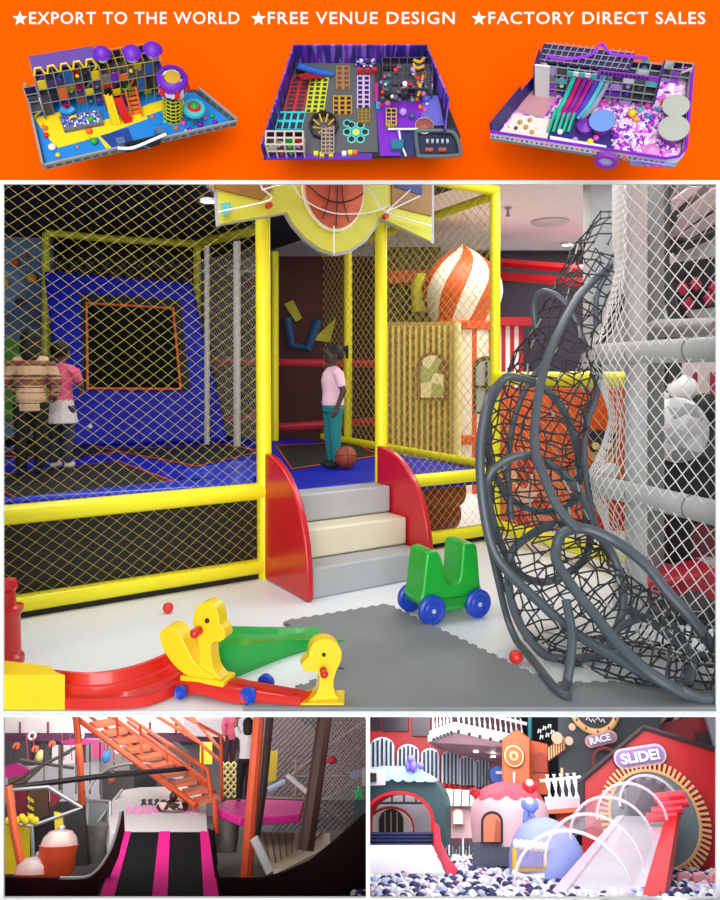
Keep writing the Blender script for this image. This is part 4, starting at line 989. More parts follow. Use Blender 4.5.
WPm = patchmat([(60, 40, 150), (120, 50, 200), (150, 110, 230), (40, 40, 120), (190, 140, 240)], 12, stretch=(60, 60, 4))
WPm = patchmat([(60, 40, 150), (110, 50, 190), (140, 100, 220), (40, 40, 120), (90, 50, 170)], 1.2, stretch=(60, 60, 6))
def wallseg(a, b, h0, h1, th=1.6):
    a, b = V(a), V(b); return MB().prism([a, b, b+Z*h1, a+Z*h0], (b-a).cross(Z).normalized()*th).build('printed_wall', WPm, t, smooth=0)
wallseg(mp(264, 158), mp(296, 60), 26, 26); wallseg(mp(296, 62), mp(425, 62), 28, 28); wallseg(mp(425, 62), mp(447, 112), 26, 24); wallseg(mp(447, 112), mp(444, 138), 24, 18)
def grid(u0, v0, u1, v1, nu, nv, m, cell, sk=0, z=1.2, fill=.62):
    slab('trampoline_frame', [(u0, v1), (u1, v1), (u1+sk, v0), (u0+sk, v0)], .8, z, m, t)
    mb = MB()
    for i in range(nu):
        for j in range(nv):
            ca_, cb_ = (i+.5)/nu, (j+.5)/nv; q = []
            for sx_, sy_ in ((-1, 1), (1, 1), (1, -1), (-1, -1)):
                x_ = ca_+sx_*fill/2/nu; y_ = cb_+sy_*fill/2/nv; q.append(mp(u0+(u1-u0)*x_+sk*(1-y_), v0+(v1-v0)*y_, 2.0))
            mb.prism(q, (0, 0, .5))
    mb.build('jumping_beds', cell, t, smooth=0)
RD = mat((200, 20, 36), .5)
grid(284, 78, 303, 112, 2, 8, RD, mat((50, 40, 46), .6), 8, fill=.7)
grid(305, 78, 324, 113, 3, 8, mat((200, 215, 20), .5), mat((50, 46, 40), .6), 5)
grid(336, 66, 350, 90, 2, 5, mat((150, 120, 70), .5), mat((120, 60, 40), .6)); grid(333, 96, 352, 115, 3, 4, mat((190, 140, 30), .5), MBK, 0)
grid(357, 76, 370, 109, 2, 7, mat((200, 170, 230), .5), MBK); grid(358, 108, 370, 124, 3, 5, mat((150, 120, 40), .5), mat((90, 80, 30), .6))
grid(275, 112, 302, 130, 4, 2, mat((40, 200, 215), .5), mat((40, 34, 40), .6), 4, fill=.7)
q = mp(324, 128); MB().lathe([(15, 0), (15, 8), (13, 9), (12, 1)], q, n=8).build('dark_octagon', mat((50, 50, 54), .5), t, smooth=0)
mb = MB()
for k in range(8): a_ = 2*PI*k/8+.4; mb.tube([q+V((math.cos(a_)*5, math.sin(a_)*5, 3)), q+V((math.cos(a_)*11, math.sin(a_)*11, 9))], .9, 5)
mb.build('yellow_spikes', mat((240, 190, 20), .5), t)
for k in range(7):
    a_ = 2*PI*k/6; q2 = mp(356, 133)+V((0, 0, 0)) if k == 6 else mp(356, 133)+V((math.cos(a_)*9, math.sin(a_)*9, 0))
    MB().lathe([(4.8, .6), (4.8, 1.8), (3.4, 2.0), (.1, 2.0)], q2, n=6).build('hexagon_rim', mat((90, 200, 190), .5), t, smooth=0)
    MB().lathe([(3.2, 2.1), (.1, 2.4)], q2, n=6).build('hexagon_bed', MYE if k == 6 else MBK, t, smooth=0)
q2 = mp(347, 124); MB().lathe([(4.4, .6), (4.4, 1.8), (.1, 2.0)], q2, n=6).build('hexagon_rim', mat((90, 200, 190), .5), t, smooth=0); MB().lathe([(3, 2.1), (.1, 2.4)], q2, n=6).build('hexagon_bed', MBK, t, smooth=0)
# big slides
mb = MB()
MB().prism([mp(296, 76, 22), mp(303, 80, 22), mp(325, 78, 3), mp(320, 72, 3)], Z*2).build('red_slide', mat((180, 30, 40), .5), t, smooth=0)
MB().tube([mp(299, 66, 24), mp(318, 72, 10), mp(332, 74, 3)], 3.0, 8).build('blue_slide', mat((40, 110, 215), .4), t)
for x0, x1 in ((297, 305),): MB().box((mp(x0, 80).x, mp(x0, 80).y, 0), (mp(x1, 80).x, mp(x1, 80).y+8, 18)).build('slide_tower', MBK, t, smooth=0)
# front left ninja frame
q = mp(269, 158); frame_block(t, q.x, q.x+36, q.y, q.y+14, .6, 2, 13, 9, [mat((200, 180, 160), .5), MGR, MPK, MTE, MBK, MRE], 6, mat((214, 200, 186), .5), .9)
q = mp(322, 156); mb = MB()
for x0 in (0, 4, 8, 12): mb.tube([q+V((x0, 0, 6)), q+V((x0, 26, 10))], .7, 5)
for k in range(7): mb.tube([q+V((0, k*4, 6+k*.6)), q+V((12, k*4, 6+k*.6))], .8, 5)
mb.build('climbing_ladder', mat((170, 150, 140), .5), t); MB().box(q+V((2, 0, 0)), q+V((10, 24, 5))).build('ladder_net', mat((120, 100, 90), .6, var=.4, scale=.5), t, smooth=0)
for u, v, c_ in ((316, 157, MYE), (322, 158, MYE), (331, 158, MYE), (344, 157, MWH), (350, 156, MYE), (355, 156, MOR)): q = mp(u, v); MB().box(q+V((-2, 0, 1)), q+V((2.4, 4, 5))).build('padded_block', c_, t, smooth=0)
for u in (358, 365, 372): q = mp(u, 75); MB().box(q, q+V((4.6, 3, 8))).build('red_target', MRE, t, smooth=0)
for u in (364, 371): MB().tube([mp(u, 66), mp(u, 66, 22)], .9, 6).build('white_mast', MWH, t)
MB().box(mp(355, 68), mp(375, 68)+V((0, 4, 10))).build('launch_wall', patchmat([(90, 90, 200), (200, 200, 230), (60, 30, 90)], 80), t, smooth=0)
q = mp(375, 104); MB().box((q.x, q.y, 0), (q.x+3, q.y+20, 6)).build('magenta_lane', mat((190, 20, 150), .5), t, smooth=0)
q = mp(376, 112); MB().box((q.x, q.y, 0), (q.x+4, q.y+8, 6)).build('blue_lane', mat((50, 150, 220), .5), t, smooth=0)
q = mp(382, 100); frame_block(t, q.x, q.x+50, q.y, q.y+34, .6, 2, 10, 8, [GRYD, mat((60, 50, 70), .5), mat((200, 190, 200), .5), mat((60, 150, 150), .5), mat((150, 80, 130), .5), mat((90, 60, 60), .5), MBK], 12, mat((80, 70, 90), .5), .5)
q = mp(381, 78); MB().box((q.x, q.y, 0), (q.x+18, q.y+14, 14)).build('black_box', MBK, t, smooth=0)
rr_ = random.Random(20)
for k in range(34):
    u = rr_.uniform(380, 428); v = rr_.uniform(66, 106); MB().ell(mp(u, v, 14+rr_.random()*5), rr_.uniform(1.6, 3.2), None, 2, 8, 6).build('play_piece', rr_.choice([GRYD, MWH, mat((60, 170, 160), .5), MOR, mat((180, 90, 130), .5), mat((90, 90, 110), .5), MRE, LIL]), t)
mb = MB()
for pts in ([(414, 60, 20), (420, 62, 22), (424, 58, 20)], [(415, 72, 16), (417, 80, 16), (420, 88, 16), (418, 96, 12)], [(425, 72, 16), (422, 80, 16), (420, 88, 16)], [(413, 64, 20), (417, 68, 20), (424, 66, 20)]): mb.tube(smoothcurve([mp(*p) for p in pts], 4), 1.6, 6)
mb.build('yellow_giant_figure', mat((220, 170, 40), .5), t)
slab('blue_lagoon', [(420, 126), (444, 126), (438, 96), (424, 96)], .8, 1.2, mat((100, 100, 200), .5, var=.3, scale=.2), t)
for u, v, c_, r_ in ((417, 99, MOR, 2.6), (420, 107, MOR, 2.6), (425, 110, MPK, 2.6), (426, 98, mat((110, 110, 220), .5), 4), (403, 112, LIL, 4.2), (412, 116, mat((60, 90, 130), .5), 3.5), (427, 104, MWH, 1.5)): MB().ell(mp(u, v, r_), r_, nu=10, nv=7).build('play_piece', c_, t)
q = mp(386, 130); frame_block(t, q.x, q.x+10, q.y, q.y+18, .6, 1, 9, 5, [MYE, mat((180, 150, 60), .5)], 3, mat((200, 170, 80), .5), .6)
q = mp(424, 128); MB().lathe([(8.5, 0), (8.5, 5), (7, 6), (.1, 7)], q, n=18).build('brown_table', mat((150, 80, 70), .5), t); MB().lathe([(8.9, 4), (9.4, 5), (8.9, 6)], q, n=18).build('table_rim', MWH, t)
q = mp(391, 152); MB().box(q, q+V((12, 10, 7))).build('teal_pool', mat((30, 110, 140), .5), t, smooth=0)
pts = [mp(418, 152, 6), mp(416, 134, 6), mp(420, 131, 6), mp(447, 131, 6), mp(456, 136, 6), mp(460, 150, 6), mp(457, 155, 6), mp(422, 156, 6)]
MB().tube(smoothcurve(pts, 4, True), 2.0, 7, closed=True).build('oval_track', mat((90, 104, 104), .5), t)
slab('track_floor', [(419, 154), (457, 153), (455, 134), (420, 134)], .8, 1, mat((24, 34, 60), .6), t)
for k in range(5): q = mp(426+k*5, 144, 3); MB().box(q, q+V((2.4, 4, 3))).build('small_car', mat((170, 180, 200), .4), t, smooth=0)
for k in range(2): q = mp(425+k*13, 152, 3); MB().box(q, q+V((8, 3, 3))).build('red_bench', mat((170, 80, 70), .5), t, smooth=0)
mb = MB(); mb.tube([mp(399, 131, 5), mp(401, 144, 5), mp(406, 156, 5)], 1.1, 6); mb.tube([mp(388, 129, 5), mp(418, 129, 5)], 1.1, 6); mb.build('white_railing', MWH, t)

# ---- model three
model_frame(491, 141, -9, 54, 2.86, 590, 105)
t = thing('playground_model', 'relief model of a purple and pink playground with high rear slide building and grey discs', 'model', mp(491, 141))
base = [(491, 141), (664, 168), (677, 166), (683, 158), (690, 70), (556, 40), (536, 62)]
slab('model_base', [(491, 140), (491, 136), (534, 84), (540, 60), (690, 74), (684, 156), (676, 166), (664, 168)], -4, 4, mat((130, 150, 150), .6), t)
slab('pink_floor', [(494, 138), (536, 84), (545, 60), (686, 80), (680, 154), (664, 162)], 0, .6, patchmat([(240, 200, 240), (150, 60, 190), (255, 240, 255), (220, 110, 210), (250, 190, 235), (110, 60, 170)], 60, stretch=(1, 1, 1)), t)
slab('beige_floor', [(496, 136), (515, 114), (552, 120), (546, 146)], .6, .3, mat((236, 222, 214), .6), t); slab('rose_floor', [(515, 112), (536, 84), (560, 90), (544, 118)], .6, .3, mat((196, 140, 150), .6, var=.2, scale=.2), t)
slab('dark_floor', [(545, 146), (612, 156), (616, 118), (556, 108)], .6, .3, mat((44, 30, 110), .6), t)
DB3 = mat((34, 30, 120), .5, var=.3, scale=.3)
a_ = mp(491, 139); b_ = mp(520, 104); c_ = mp(537, 84)
for p, q2, h0, h1 in ((a_, b_, 26, 26), (b_, c_, 18, 18)): MB().prism([p, q2, q2+Z*h1, p+Z*h0], V((1.4, .8, 0))).build('night_blue_wall', DB3, t, smooth=0)
# front curb
fp_ = [(491, 140), (664, 167), (676, 165), (683, 157), (690, 76)]
mb = MB(); mw = MB(); mg = MB()
pts = [mp(u, v) for u, v in fp_]
for i in range(len(pts)-1):
    a_, b_ = pts[i], pts[i+1]; s_ = V((-(b_-a_).y, (b_-a_).x, 0)).normalized()*1.6
    mg.obox(a_-s_*.1, b_-a_, s_, Z*3.4); mw.obox(a_+Z*3.4, b_-a_, s_, Z*10)
mw.build('front_curb', mat((236, 224, 236), .5), t, smooth=0); mg.build('grey_kerb', mat((120, 150, 146), .6), t, smooth=0)
mb = MB()
for k in range(34):
    p = pts[0].lerp(pts[1], (k+.5)/34); mb.ell(p+Z*7+V((0, -.2, 0)), 1.3, .6, 1.3, 8, 5, mi=k % 3)
mb.build('curb_dots', [PUR, mat((60, 50, 120), .5), MPK], t, kind='stuff')
MB().tube([p+Z*14.5 for p in pts], 1.5, 6).build('purple_rail', mat((130, 20, 200), .5), t)
MB().prism([mp(630, 164, 2), mp(672, 167, 2), mp(676, 165, 12), mp(664, 164, 16), mp(640, 160, 16), mp(630, 160, 10)], (0, -1.2, 0)).build('cloud_print', mat((150, 160, 235), .5), t, smooth=0)
for u in (648, 656, 662): MB().ell(mp(u, 164, 11)+V((0, -2.4, 0)), 3, 1, 2.4, 8, 6).build('pink_puff', MPK, t)
q = mp(607, 159)+Z*3
MB().lathe([(11, 0), (11, 4), (7, 4), (7, 0)], q+V((0, -2, 0)), (0, -1, 0), 20, a0=0, a1=2*PI).build('entrance_arch', mat((150, 50, 190), .5), t)
MB().lathe([(7, 0), (.1, .4)], q+V((0, -4, 0)), (0, -1, 0), 18).build('entrance_door', mat((190, 190, 240), .5), t)
MB().ell(mp(624, 160, 12), 3.5, 2, 4).build('orange_mascot', mat((190, 90, 40), .5), t)
# rear building
P3 = [PUR, mat((150, 60, 210), .5), GRYD, LIL, mat((30, 28, 60), .6), MTE, MPK, MWH, mat((120, 120, 140), .5)]
q = mp(536, 93); x0, y0 = q.x, q.y; q2 = mp(655, 98); q3 = mp(688, 82)
frame_block(t, x0+10, q2.x, y0-2, y0+14, .6, 4, 11, 10, P3, 31, mat((150, 160, 160), .5), .6)
frame_block(t, q2.x, q3.x, q3.y-4, q3.y+4, .6, 2, 10, 9, P3, 32, mat((150, 160, 160), .5), .6)
MB().box((x0, y0-4, 0), (x0+14, y0-2.4, 46)).build('white_wall', MWH, t, smooth=0)
MB().box((x0-1.4, y0-4, 0), (x0, y0+16, 44)).build('side_wall', DB3, t, smooth=0)
zt_ = 46
MB().box((x0+2, y0, zt_), (x0+86, y0+20, zt_+.8)).build('roof_deck', mat((50, 40, 90), .6, var=.4, scale=.3), t, smooth=0)
mb = MB()
for k in range(13): mb.tube([(x0+8+k*6, y0, zt_+2), (x0+12+k*6, y0+20, zt_+5)], .5, 4)
for k in range(4): mb.tube([(x0+4, y0+1+k*6, zt_+3), (x0+84, y0+1+k*6, zt_+3)], .5, 4)
mb.build('roof_grille', mat((150, 150, 170), .5), t)
MB().tube(smoothcurve([mp(546, 56, 48), mp(560, 59, 50), mp(578, 58, 50), mp(592, 54, 50), mp(602, 44, 50), mp(612, 54, 50), mp(648, 58, 50)], 4), 1.6, 6).build('purple_ribbon', mat((160, 50, 220), .5), t)
qs = mp(600, 66, 44); MB().box((qs.x, y0-3, 42), (q2.x, y0-2, 48)).build('purple_sign', mat((150, 60, 200), .5), t, smooth=0)
mb = MB()
for k in range(12): mb.box((qs.x+3+k*3.6, y0-3.6, 43.4), (qs.x+3+k*3.6+2.2, y0-3, 46.6))
mb.build('sign_marks', mat((40, 20, 80), .5), t, smooth=0)
MB().prism([(q2.x, y0-3, 50), (q2.x, y0+14, 50), (q2.x, y0+14, 10), (q2.x, y0-3, 10)], (1.4, 0, 0)).build('blue_fin', DB3, t, smooth=0)
# wavy slides
for k, m_ in enumerate((mat((30, 190, 170), .4), mat((190, 20, 110), .4), mat((140, 30, 160), .4), mat((170, 30, 140), .4), mat((90, 60, 190), .4), mat((90, 190, 210), .4), mat((150, 160, 180), .4))):
    du = k*6
    MB().tube(smoothcurve([mp(577+du, 70, 40), mp(572+du*1.0, 82, 30), mp(566+du*.95, 96, 18), mp(560+du*.9, 108, 12), mp(554+du*.8, 118, 3)], 5), 2.3, 7).build('wavy_slide', m_, t)
for k in range(5): MB().tube([mp(548+k*5, 132, 3), mp(556+k*5, 108, 10)], 1.7, 6).build('green_lane', mat((30, 170, 140), .4), t)
for k in range(5): q = mp(570+k*6, 66, 40); MB().box(V((q.x, y0-5, 39)), V((q.x+5, y0-4, 44))).build('chevron_panel', MTE if k % 2 == 0 else MWH, t, smooth=0)
MB().tube(smoothcurve([mp(600, 80, 24), mp(604, 86, 22), mp(616, 88, 22), mp(628, 84, 22), mp(630, 78, 24)], 5), 3, 7).build('oval_balcony', mat((120, 50, 190), .5), t)
for pts in ([(646, 60, 42), (644, 70, 34), (640, 78, 28), (648, 84, 22), (644, 92, 12), (640, 98, 4)],): MB().tube(smoothcurve([mp(*p) for p in pts], 5), 3.4, 8).build('spiral_tube', mat((50, 150, 140), .4), t)
for u, v, r_, z_, c_ in ((673, 108, 12, 16, mat((176, 180, 168), .6)), (671, 130, 13.5, 16, mat((176, 180, 168), .6)), (601, 122, 12, 14, mat((110, 150, 220), .5))):
    q = mp(u, v+z_*.5, 0); MB().lathe([(r_, z_-1), (r_, z_), (.1, z_+.3)], q, n=24).build('round_disc', c_, t); MB().lathe([(r_*.7, 0), (r_*.85, z_-1)], q, n=16).build('disc_stand', mat((150, 60, 190), .5), t)
MB().lathe([(8, 0), (8, 8), (0.1, 12)], mp(585, 130), n=16).build('purple_dome', mat((120, 40, 170), .5), t)
MB().lathe([(9, 0), (7, 3), (.1, 8)], mp(651, 152), n=16).build('pink_tent', mat((240, 150, 220), .5), t)
rr_ = random.Random(5); bm = MB()
for k in range(420):
    u = rr_.uniform(612, 682); v = rr_.uniform(104, 158); bm.ell(mp(u, v, 1.6), 1.3, nu=6, nv=4, mi=rr_.randrange(5))
bm.build('pool_balls', [MWH, mat((240, 170, 230), .5), PUR, mat((250, 220, 245), .5), mat((210, 90, 200), .5)], t, kind='stuff')
for u, v, c_, r_ in ((632, 113, MYE, 4), (640, 110, MTE, 2.6), (648, 116, mat((40, 150, 200), .5), 2.6), (657, 110, mat((40, 150, 200), .5), 2.2), (664, 102, MOR, 3), (648, 105, MPK, 3.4), (636, 119, mat((230, 180, 40), .5), 3), (628, 100, MPK, 4), (560, 132, MWH, 3), (575, 140, LIL, 3), (590, 142, MYE, 3.4), (596, 138, MPK, 3), (615, 136, PUR, 3.4), (520, 122, mat((200, 150, 60), .5), 2.4), (526, 127, mat((200, 150, 60), .5), 2.4), (516, 128, mat((90, 70, 40), .5), 2), (532, 132, mat((200, 150, 60), .5), 2.2), (530, 120, mat((200, 150, 60), .5), 2.2), (538, 128, MWH, 2), (510, 126, MWH, 2)):
    MB().ell(mp(u, v, r_), r_, nu=10, nv=7).build('play_piece', c_, t)
slab('white_benches', [(550, 138), (606, 148), (606, 151), (550, 142)], .8, 4, MWH, t)
MB().box(mp(640, 140, 0), mp(656, 142, 4)).build('yellow_bench', mat((220, 180, 60), .5), t, smooth=0) if False else None
setfr()
# =================================================================== lower left showcase: slide top and orange stairs
FL2 = lookframe(185, 745); setfr(FL2)
X1, Y1, Z1 = V((1, 0, 0)), V((0, 1, 0)), V((0, 0, 1))
def poly(nm, px, y, dep, m, t=None, **kw):
    """outline seen at distance y (or per-point distances), with thickness dep going back"""
    pts = [P(p[0], p[1], p[2] if len(p) > 2 else y) for p in px]
    return MB().prism(pts, (0, dep, 0)).build(nm, m, t, **{**dict(smooth=20), **kw})
def rod(nm, px, y, r, m, t=None, k=1, closed=False, **kw):
    pts = [P(p[0], p[1], p[2] if len(p) > 2 else y) for p in px]
    if k > 1: pts = smoothcurve(pts, k, closed)
    return MB().tube(pts, r, 8, closed=closed).build(nm, m, t, **kw)
def pxm(y): return y/FPX/ (FR.to_3x3() @ Y1).y ** 0 / 1.0
FZ = P(185, 905, 4.5).z
a, b = P(-30, 700, 9.6), P(366, 700, 9.6)
MB().prism([V((P(-40, 800, 3.95).x, 3.95, FZ)), V((P(366.5, 800, 3.95).x, 3.95, FZ)), V((P(366.5, 800, 9.7).x, 9.7, FZ)), V((P(-60, 800, 9.7).x, 9.7, FZ))], (0, 0, -.05)).build('floor', mat((70, 66, 68), .6, var=.3, scale=2), kind='structure', smooth=0)
top = P(185, 690, 9.6).z+.5
MB().box((a.x-.6, 9.6, FZ), (b.x, 9.7, top)).build('wall_back', mat((120, 112, 114), .8, var=.25, scale=1.5), kind='structure', smooth=0)
PNK = mat((226, 40, 150), .4); OR2 = mat((214, 84, 40), .45, var=.1); MRN = mat((52, 16, 24), .7, spec=.2); SIL = mat((170, 172, 174), .35, .5); WH2 = mat((232, 228, 226), .5, var=.05); BK2 = mat((20, 18, 20), .5)
poly('upper_wall', [(-30, 700), (366, 700), (366, 733), (-30, 733)], 9.5, .06, mat((226, 216, 216), .7, var=.05), label='pale upper wall band along the back of the slide hall', cat='wall')
poly('purple_band', [(-30, 733), (366, 735), (366, 743), (-30, 741)], 9.45, .05, mat((96, 40, 78), .6), label='dark purple band running under the pale upper wall', cat='wall')
for i, u in enumerate((20, 48, 150, 176)): rod('wall_bracket', [(u, 733, 9.4), (u, 722, 9.4)], 9.4, .012, mat((120, 60, 60), .5), label='red brown bracket on the pale upper wall, ' + ('nearest the wall end', 'second from the wall end', 'third from the wall end', 'behind the orange stairs')[i], cat='bracket')
# background booths
def blk(nm, px, y, dep, c, lab, cat, **kw): return poly(nm, px, y, dep, mat(c, .6, var=.15, scale=4), label=lab, cat=cat, **kw)
blk('white_booth', [(-30, 741), (30, 741), (30, 770), (-30, 770)], 9.2, .2, (60, 52, 56), 'dark booth front behind the orange discs', 'booth')
blk('grey_platform', [(0, 768), (100, 762), (100, 800), (0, 804)], 8.9, .3, (170, 168, 174), 'wide pale grey platform behind the black rail', 'platform')
blk('grey_wall_panel', [(86, 738), (130, 738), (130, 770), (86, 772)], 9.0, .1, (150, 140, 140), 'mid grey wall panel behind the orange stair post', 'panel')
blk('white_wall_panel', [(52, 745), (76, 745), (76, 768), (52, 770)], 9.1, .1, (206, 198, 200), 'small white wall panel behind the crossed beams', 'panel')
blk('magenta_panel', [(92, 742), (104, 742), (104, 758), (92, 758)], 8.8, .08, (200, 60, 120), 'small magenta panel near the orange stair post', 'panel')
blk('black_archway', [(134, 760), (148, 758), (156, 764), (156, 800), (134, 800)], 8.0, .2, (24, 22, 26), 'black rounded archway behind the white landing pad', 'archway')
blk('dark_machine', [(136, 742), (178, 742), (190, 752), (200, 800), (160, 800), (140, 770)], 8.8, .2, (74, 66, 66), 'dark equipment cabinet behind the orange stairs', 'cabinet')
blk('yellow_board', [(200, 742), (212, 742), (212, 764), (200, 764)], 8.2, .1, (236, 200, 20), 'yellow board behind the orange handrail of the stairs', 'board')
blk('white_booth', [(184, 720), (256, 720), (256, 738), (184, 736)], 9.0, .1, (176, 166, 172), 'pale grey booth behind the climbing person', 'booth')
blk('brown_wall', [(254, 716), (366, 716), (366, 845), (254, 845)], 9.1, .1, (112, 100, 102), 'grey brown rear wall behind the hanging nets', 'wall')
blk('white_play_dome', [(156, 776), (160, 766), (170, 762), (180, 768), (184, 780)], 7.4, .3, (220, 222, 228), 'white dome piece glimpsed behind the orange stairs', 'dome')
blk('brown_crate', [(8, 772), (26, 776), (26, 786), (8, 788)], 8.4, .1, (96, 74, 60), 'low brown crate under the pink platform by the wall end', 'crate')
for i, u in enumerate((26, 33, 62, 70, 112, 121, 129)):
    rod('thin_rope', [(u, 734, 8.7), (u+2, 760, 8.7)], 8.7, .005, mat((170, 60, 80), .6), label='thin red rope hanging from the purple band, ' + ('first', 'second', 'third', 'fourth', 'fifth', 'sixth', 'seventh')[i] + ' one from the wall end', cat='rope')
for i, (u, v, c_) in enumerate(((40, 756, (200, 190, 120)), (112, 778, (170, 90, 60)), (106, 757, (60, 120, 190)), (118, 748, (236, 232, 230)), (142, 748, (190, 60, 90)))):
    cc_ = P(u, v, 8.5); tt = thing('hanging_cushion', ('small sand coloured', 'small rust coloured', 'small blue', 'small white', 'small crimson')[i]+' cushion hanging in the back of the slide hall', 'cushion', cc_); MB().ell(cc_, .04, .03, .055, nu=12, nv=8).build('cushion_body', mat(c_, .6), tt); MB().tube([cc_, cc_+Z1*.14], .005, 5).build('cord', BK2, tt)
# white ring ornaments
for u, v, lab in ((32, 736, 'white ring ornament on the purple band above the black rail, nearest the wall end'), (80, 736, 'white ring ornament on the purple band beside the orange post'), (136, 736, 'white ring ornament on the purple band behind the stairs')):
    c = P(u, v, 9.3); mb = MB(); mb.tube([c+(X1*math.cos(q)+Z1*math.sin(q))*.034 for q in [2*PI*i/18 for i in range(18)]], .014, 8, closed=True); mb.build('ring_ornament', WH2, label=lab, cat='ring', group=None)
# orange discs
for u, v, lab in ((16, 746, 'orange round disc sign on a stem, nearest the wall end'), (35, 749, 'orange round disc sign on a stem, middle of the three'), (52, 744, 'orange round disc sign on a stem, beside the white wall panel')):
    c = P(u, v, 8.6); t = thing('disc_sign', lab, 'sign', c); MB().lathe([(.001, 0), (.032, 0), (.032, .03), (.001, .03)], c, Y1, 18).build('orange_disc', OR2, t)
    MB().tube([c, c-Z1*.1], .008, 6).build('stem', BK2, t)
# crossed dark truss
t = thing('dark_truss', 'dark crossed truss beams above the grey platform', 'truss', P(40, 765, 8.2))
for p, q in (((10, 784), (78, 746)), ((20, 760), (74, 768)), ((28, 772), (70, 752)), ((60, 745), (60, 790)), ((16, 790), (40, 768))): MB().tube([P(*p, 8.2), P(*q, 8.2)], .016, 6).build('beam', mat((60, 50, 46), .6), t)
for i, u in enumerate((44, 62, 76, 90, 100)): rod('railing_post', [(u, 742), (u, 794)], 8.0, .007, mat((80, 74, 78), .5), label='thin dark upright post of the far platform railing, ' + ('nearest the wall end', 'second from the wall end', 'middle one', 'second from the stairs', 'nearest the stairs')[i], cat='post')
rod('black_rail', [(0, 789, 5.6), (95, 777, 5.8), (192, 768, 6.0)], 5.5, .017, BK2, label='thick black rail crossing in front of the orange posts', cat='rail')
# pink hexagon tables/signs
for px, lab in (([(0, 767), (16, 763), (29, 770), (22, 776), (2, 778)], 'pink hexagonal platform top by the wall end'), ([(60, 741), (78, 738), (100, 740), (84, 745), (62, 744)], 'pink platform top above the crossed beams')):
    poly('pink_platform', px, 6.6, .1, PNK, label=lab, cat='platform')
# orange posts
def post(px, y, r, c, lab):
    rod('post', px, y, r, mat(c, .45, var=.1), label=lab, cat='post')
post([(76, 716), (80, 760), (82, 806)], 6.2, .024, (222, 90, 44), 'orange upright post crossing the black rail')
post([(82, 806), (85, 842)], 6.1, .022, (24, 20, 24), 'black lower sleeve post under the long orange post')
post([(8, 786), (14, 830), (22, 868)], 5.0, .022, (222, 96, 50), 'orange leaning post before the yellow box')
post([(259, 716), (252, 800), (246, 880)], 5.2, .036, (220, 84, 44), 'thick orange post standing beside the climbing person')
post([(270, 716), (263, 790), (256, 838)], 5.3, .026, (58, 40, 36), 'dark brown post close behind the thick orange post')
post([(325, 716), (316, 780), (306, 850)], 4.9, .046, (74, 44, 38), 'thick dark brown post before the hanging nets')
post([(215, 800), (216, 833)], 5.6, .018, (218, 84, 44), 'short orange post below the stair foot')
post([(212, 830), (215, 866)], 5.4, .018, (20, 18, 20), 'short black post under the pink hexagonal landing')
# stairs
t = thing('orange_stairs', 'orange metal stairs with handrails rising above the white landing pad', 'stairs', P(205, 800, 5.8))
for p, q in (((74, 716, 6.9), (196, 806, 5.7)), ((104, 712, 7.1), (214, 792, 5.8))): MB().tube([P(*p), P(*q)], .02, 6).build('stringer', OR2, t)
for k in range(10):
    f = k/9; u = 98+f*104; v = 722+f*76; y = 6.9-1.15*f
    MB().prism([P(u-9, v+3, y), P(u+12, v-1, y), P(u+18, v+3, y-.12), P(u-3, v+7, y-.12)], Z1*.022).build('tread', mat((190, 92, 50), .5, var=.2), t, smooth=0)
for pts in ([(120, 712, 6.8), (208, 770, 5.7), (212, 800, 5.7)], [(150, 712, 6.8), (202, 744, 6.2), (203, 796, 6.1)], [(128, 722, 6.7), (208, 782, 5.7)], [(176, 712, 6.6), (221, 736, 6.0), (222, 800, 6.0)], [(188, 712, 6.6), (221, 750, 6.0)], [(84, 712, 7.1), (150, 760, 6.3)], [(170, 716, 6.6), (221, 762, 6.0)]):
    MB().tube([P(*p) for p in pts], .0125, 7).build('handrail', OR2, t)
for u0, v0, u1, v1 in ((140, 725, 142, 756), (166, 742, 168, 776), (116, 712, 118, 736), (190, 758, 191, 792)): MB().tube([P(u0, v0, 6.2), P(u1, v1, 6.2)], .01, 6).build('baluster', OR2, t)
# landing pad
t = thing('landing_pad', 'big white inflated landing pad with dark and pink lettering at the slide end', 'pad', P(160, 832, 5.3))
o_ = [(110, 832, 5.25), (108, 812, 5.5), (113, 798, 5.9), (122, 790, 6.3), (140, 787, 6.45), (186, 786, 6.45), (199, 790, 6.3), (206, 800, 5.9), (208, 832, 5.25)]
MB().prism([P(p[0], p[1], 6.45-1.2*(p[1]-787)/45) for p in o_], (0, 0, -.12)).build('pad_body', mat((206, 202, 200), .6, var=.05), t, smooth=20, bevel=.008)
def padpt(u, v): f = (v-787)/45; return P(u, v, 6.45-1.2*f)+Z1*.008
def blob(px, m, nm): MB().prism([padpt(*p) for p in px], Z1*.004).build(nm, m, t, smooth=0)
rr_ = random.Random(2)
for k in range(9):
    u = 141+k*6.6; h_ = 4.6 if k < 3 or k > 6 else 3.2
    blob([(u, 804-h_/2), (u+2.2, 803-h_/2), (u+5, 803.4-h_/2), (u+3.4, 804), (u+5.6, 804+h_/2), (u+3.6, 804+h_/2), (u+2.2, 805), (u+1.2, 804+h_/2), (u-.4, 804+h_/2), (u+1.2, 804)], BK2, 'dark_lettering')
for u, w_, h_ in ((126, 7, 6), (134, 9, 8), (144, 7, 9), (152, 9, 7), (183, 7, 8), (191, 9, 7)): blob([(u, 812-h_/2), (u+w_*.6, 811-h_/2), (u+w_, 812), (u+w_*.8, 812+h_/2), (u+.5, 812+h_/2)], mat((240, 150, 205), .5), 'pink_lettering')
t = thing('tyre_ring', 'dark brown and red patterned ring lying on the white landing pad', 'ring', padpt(172, 812))
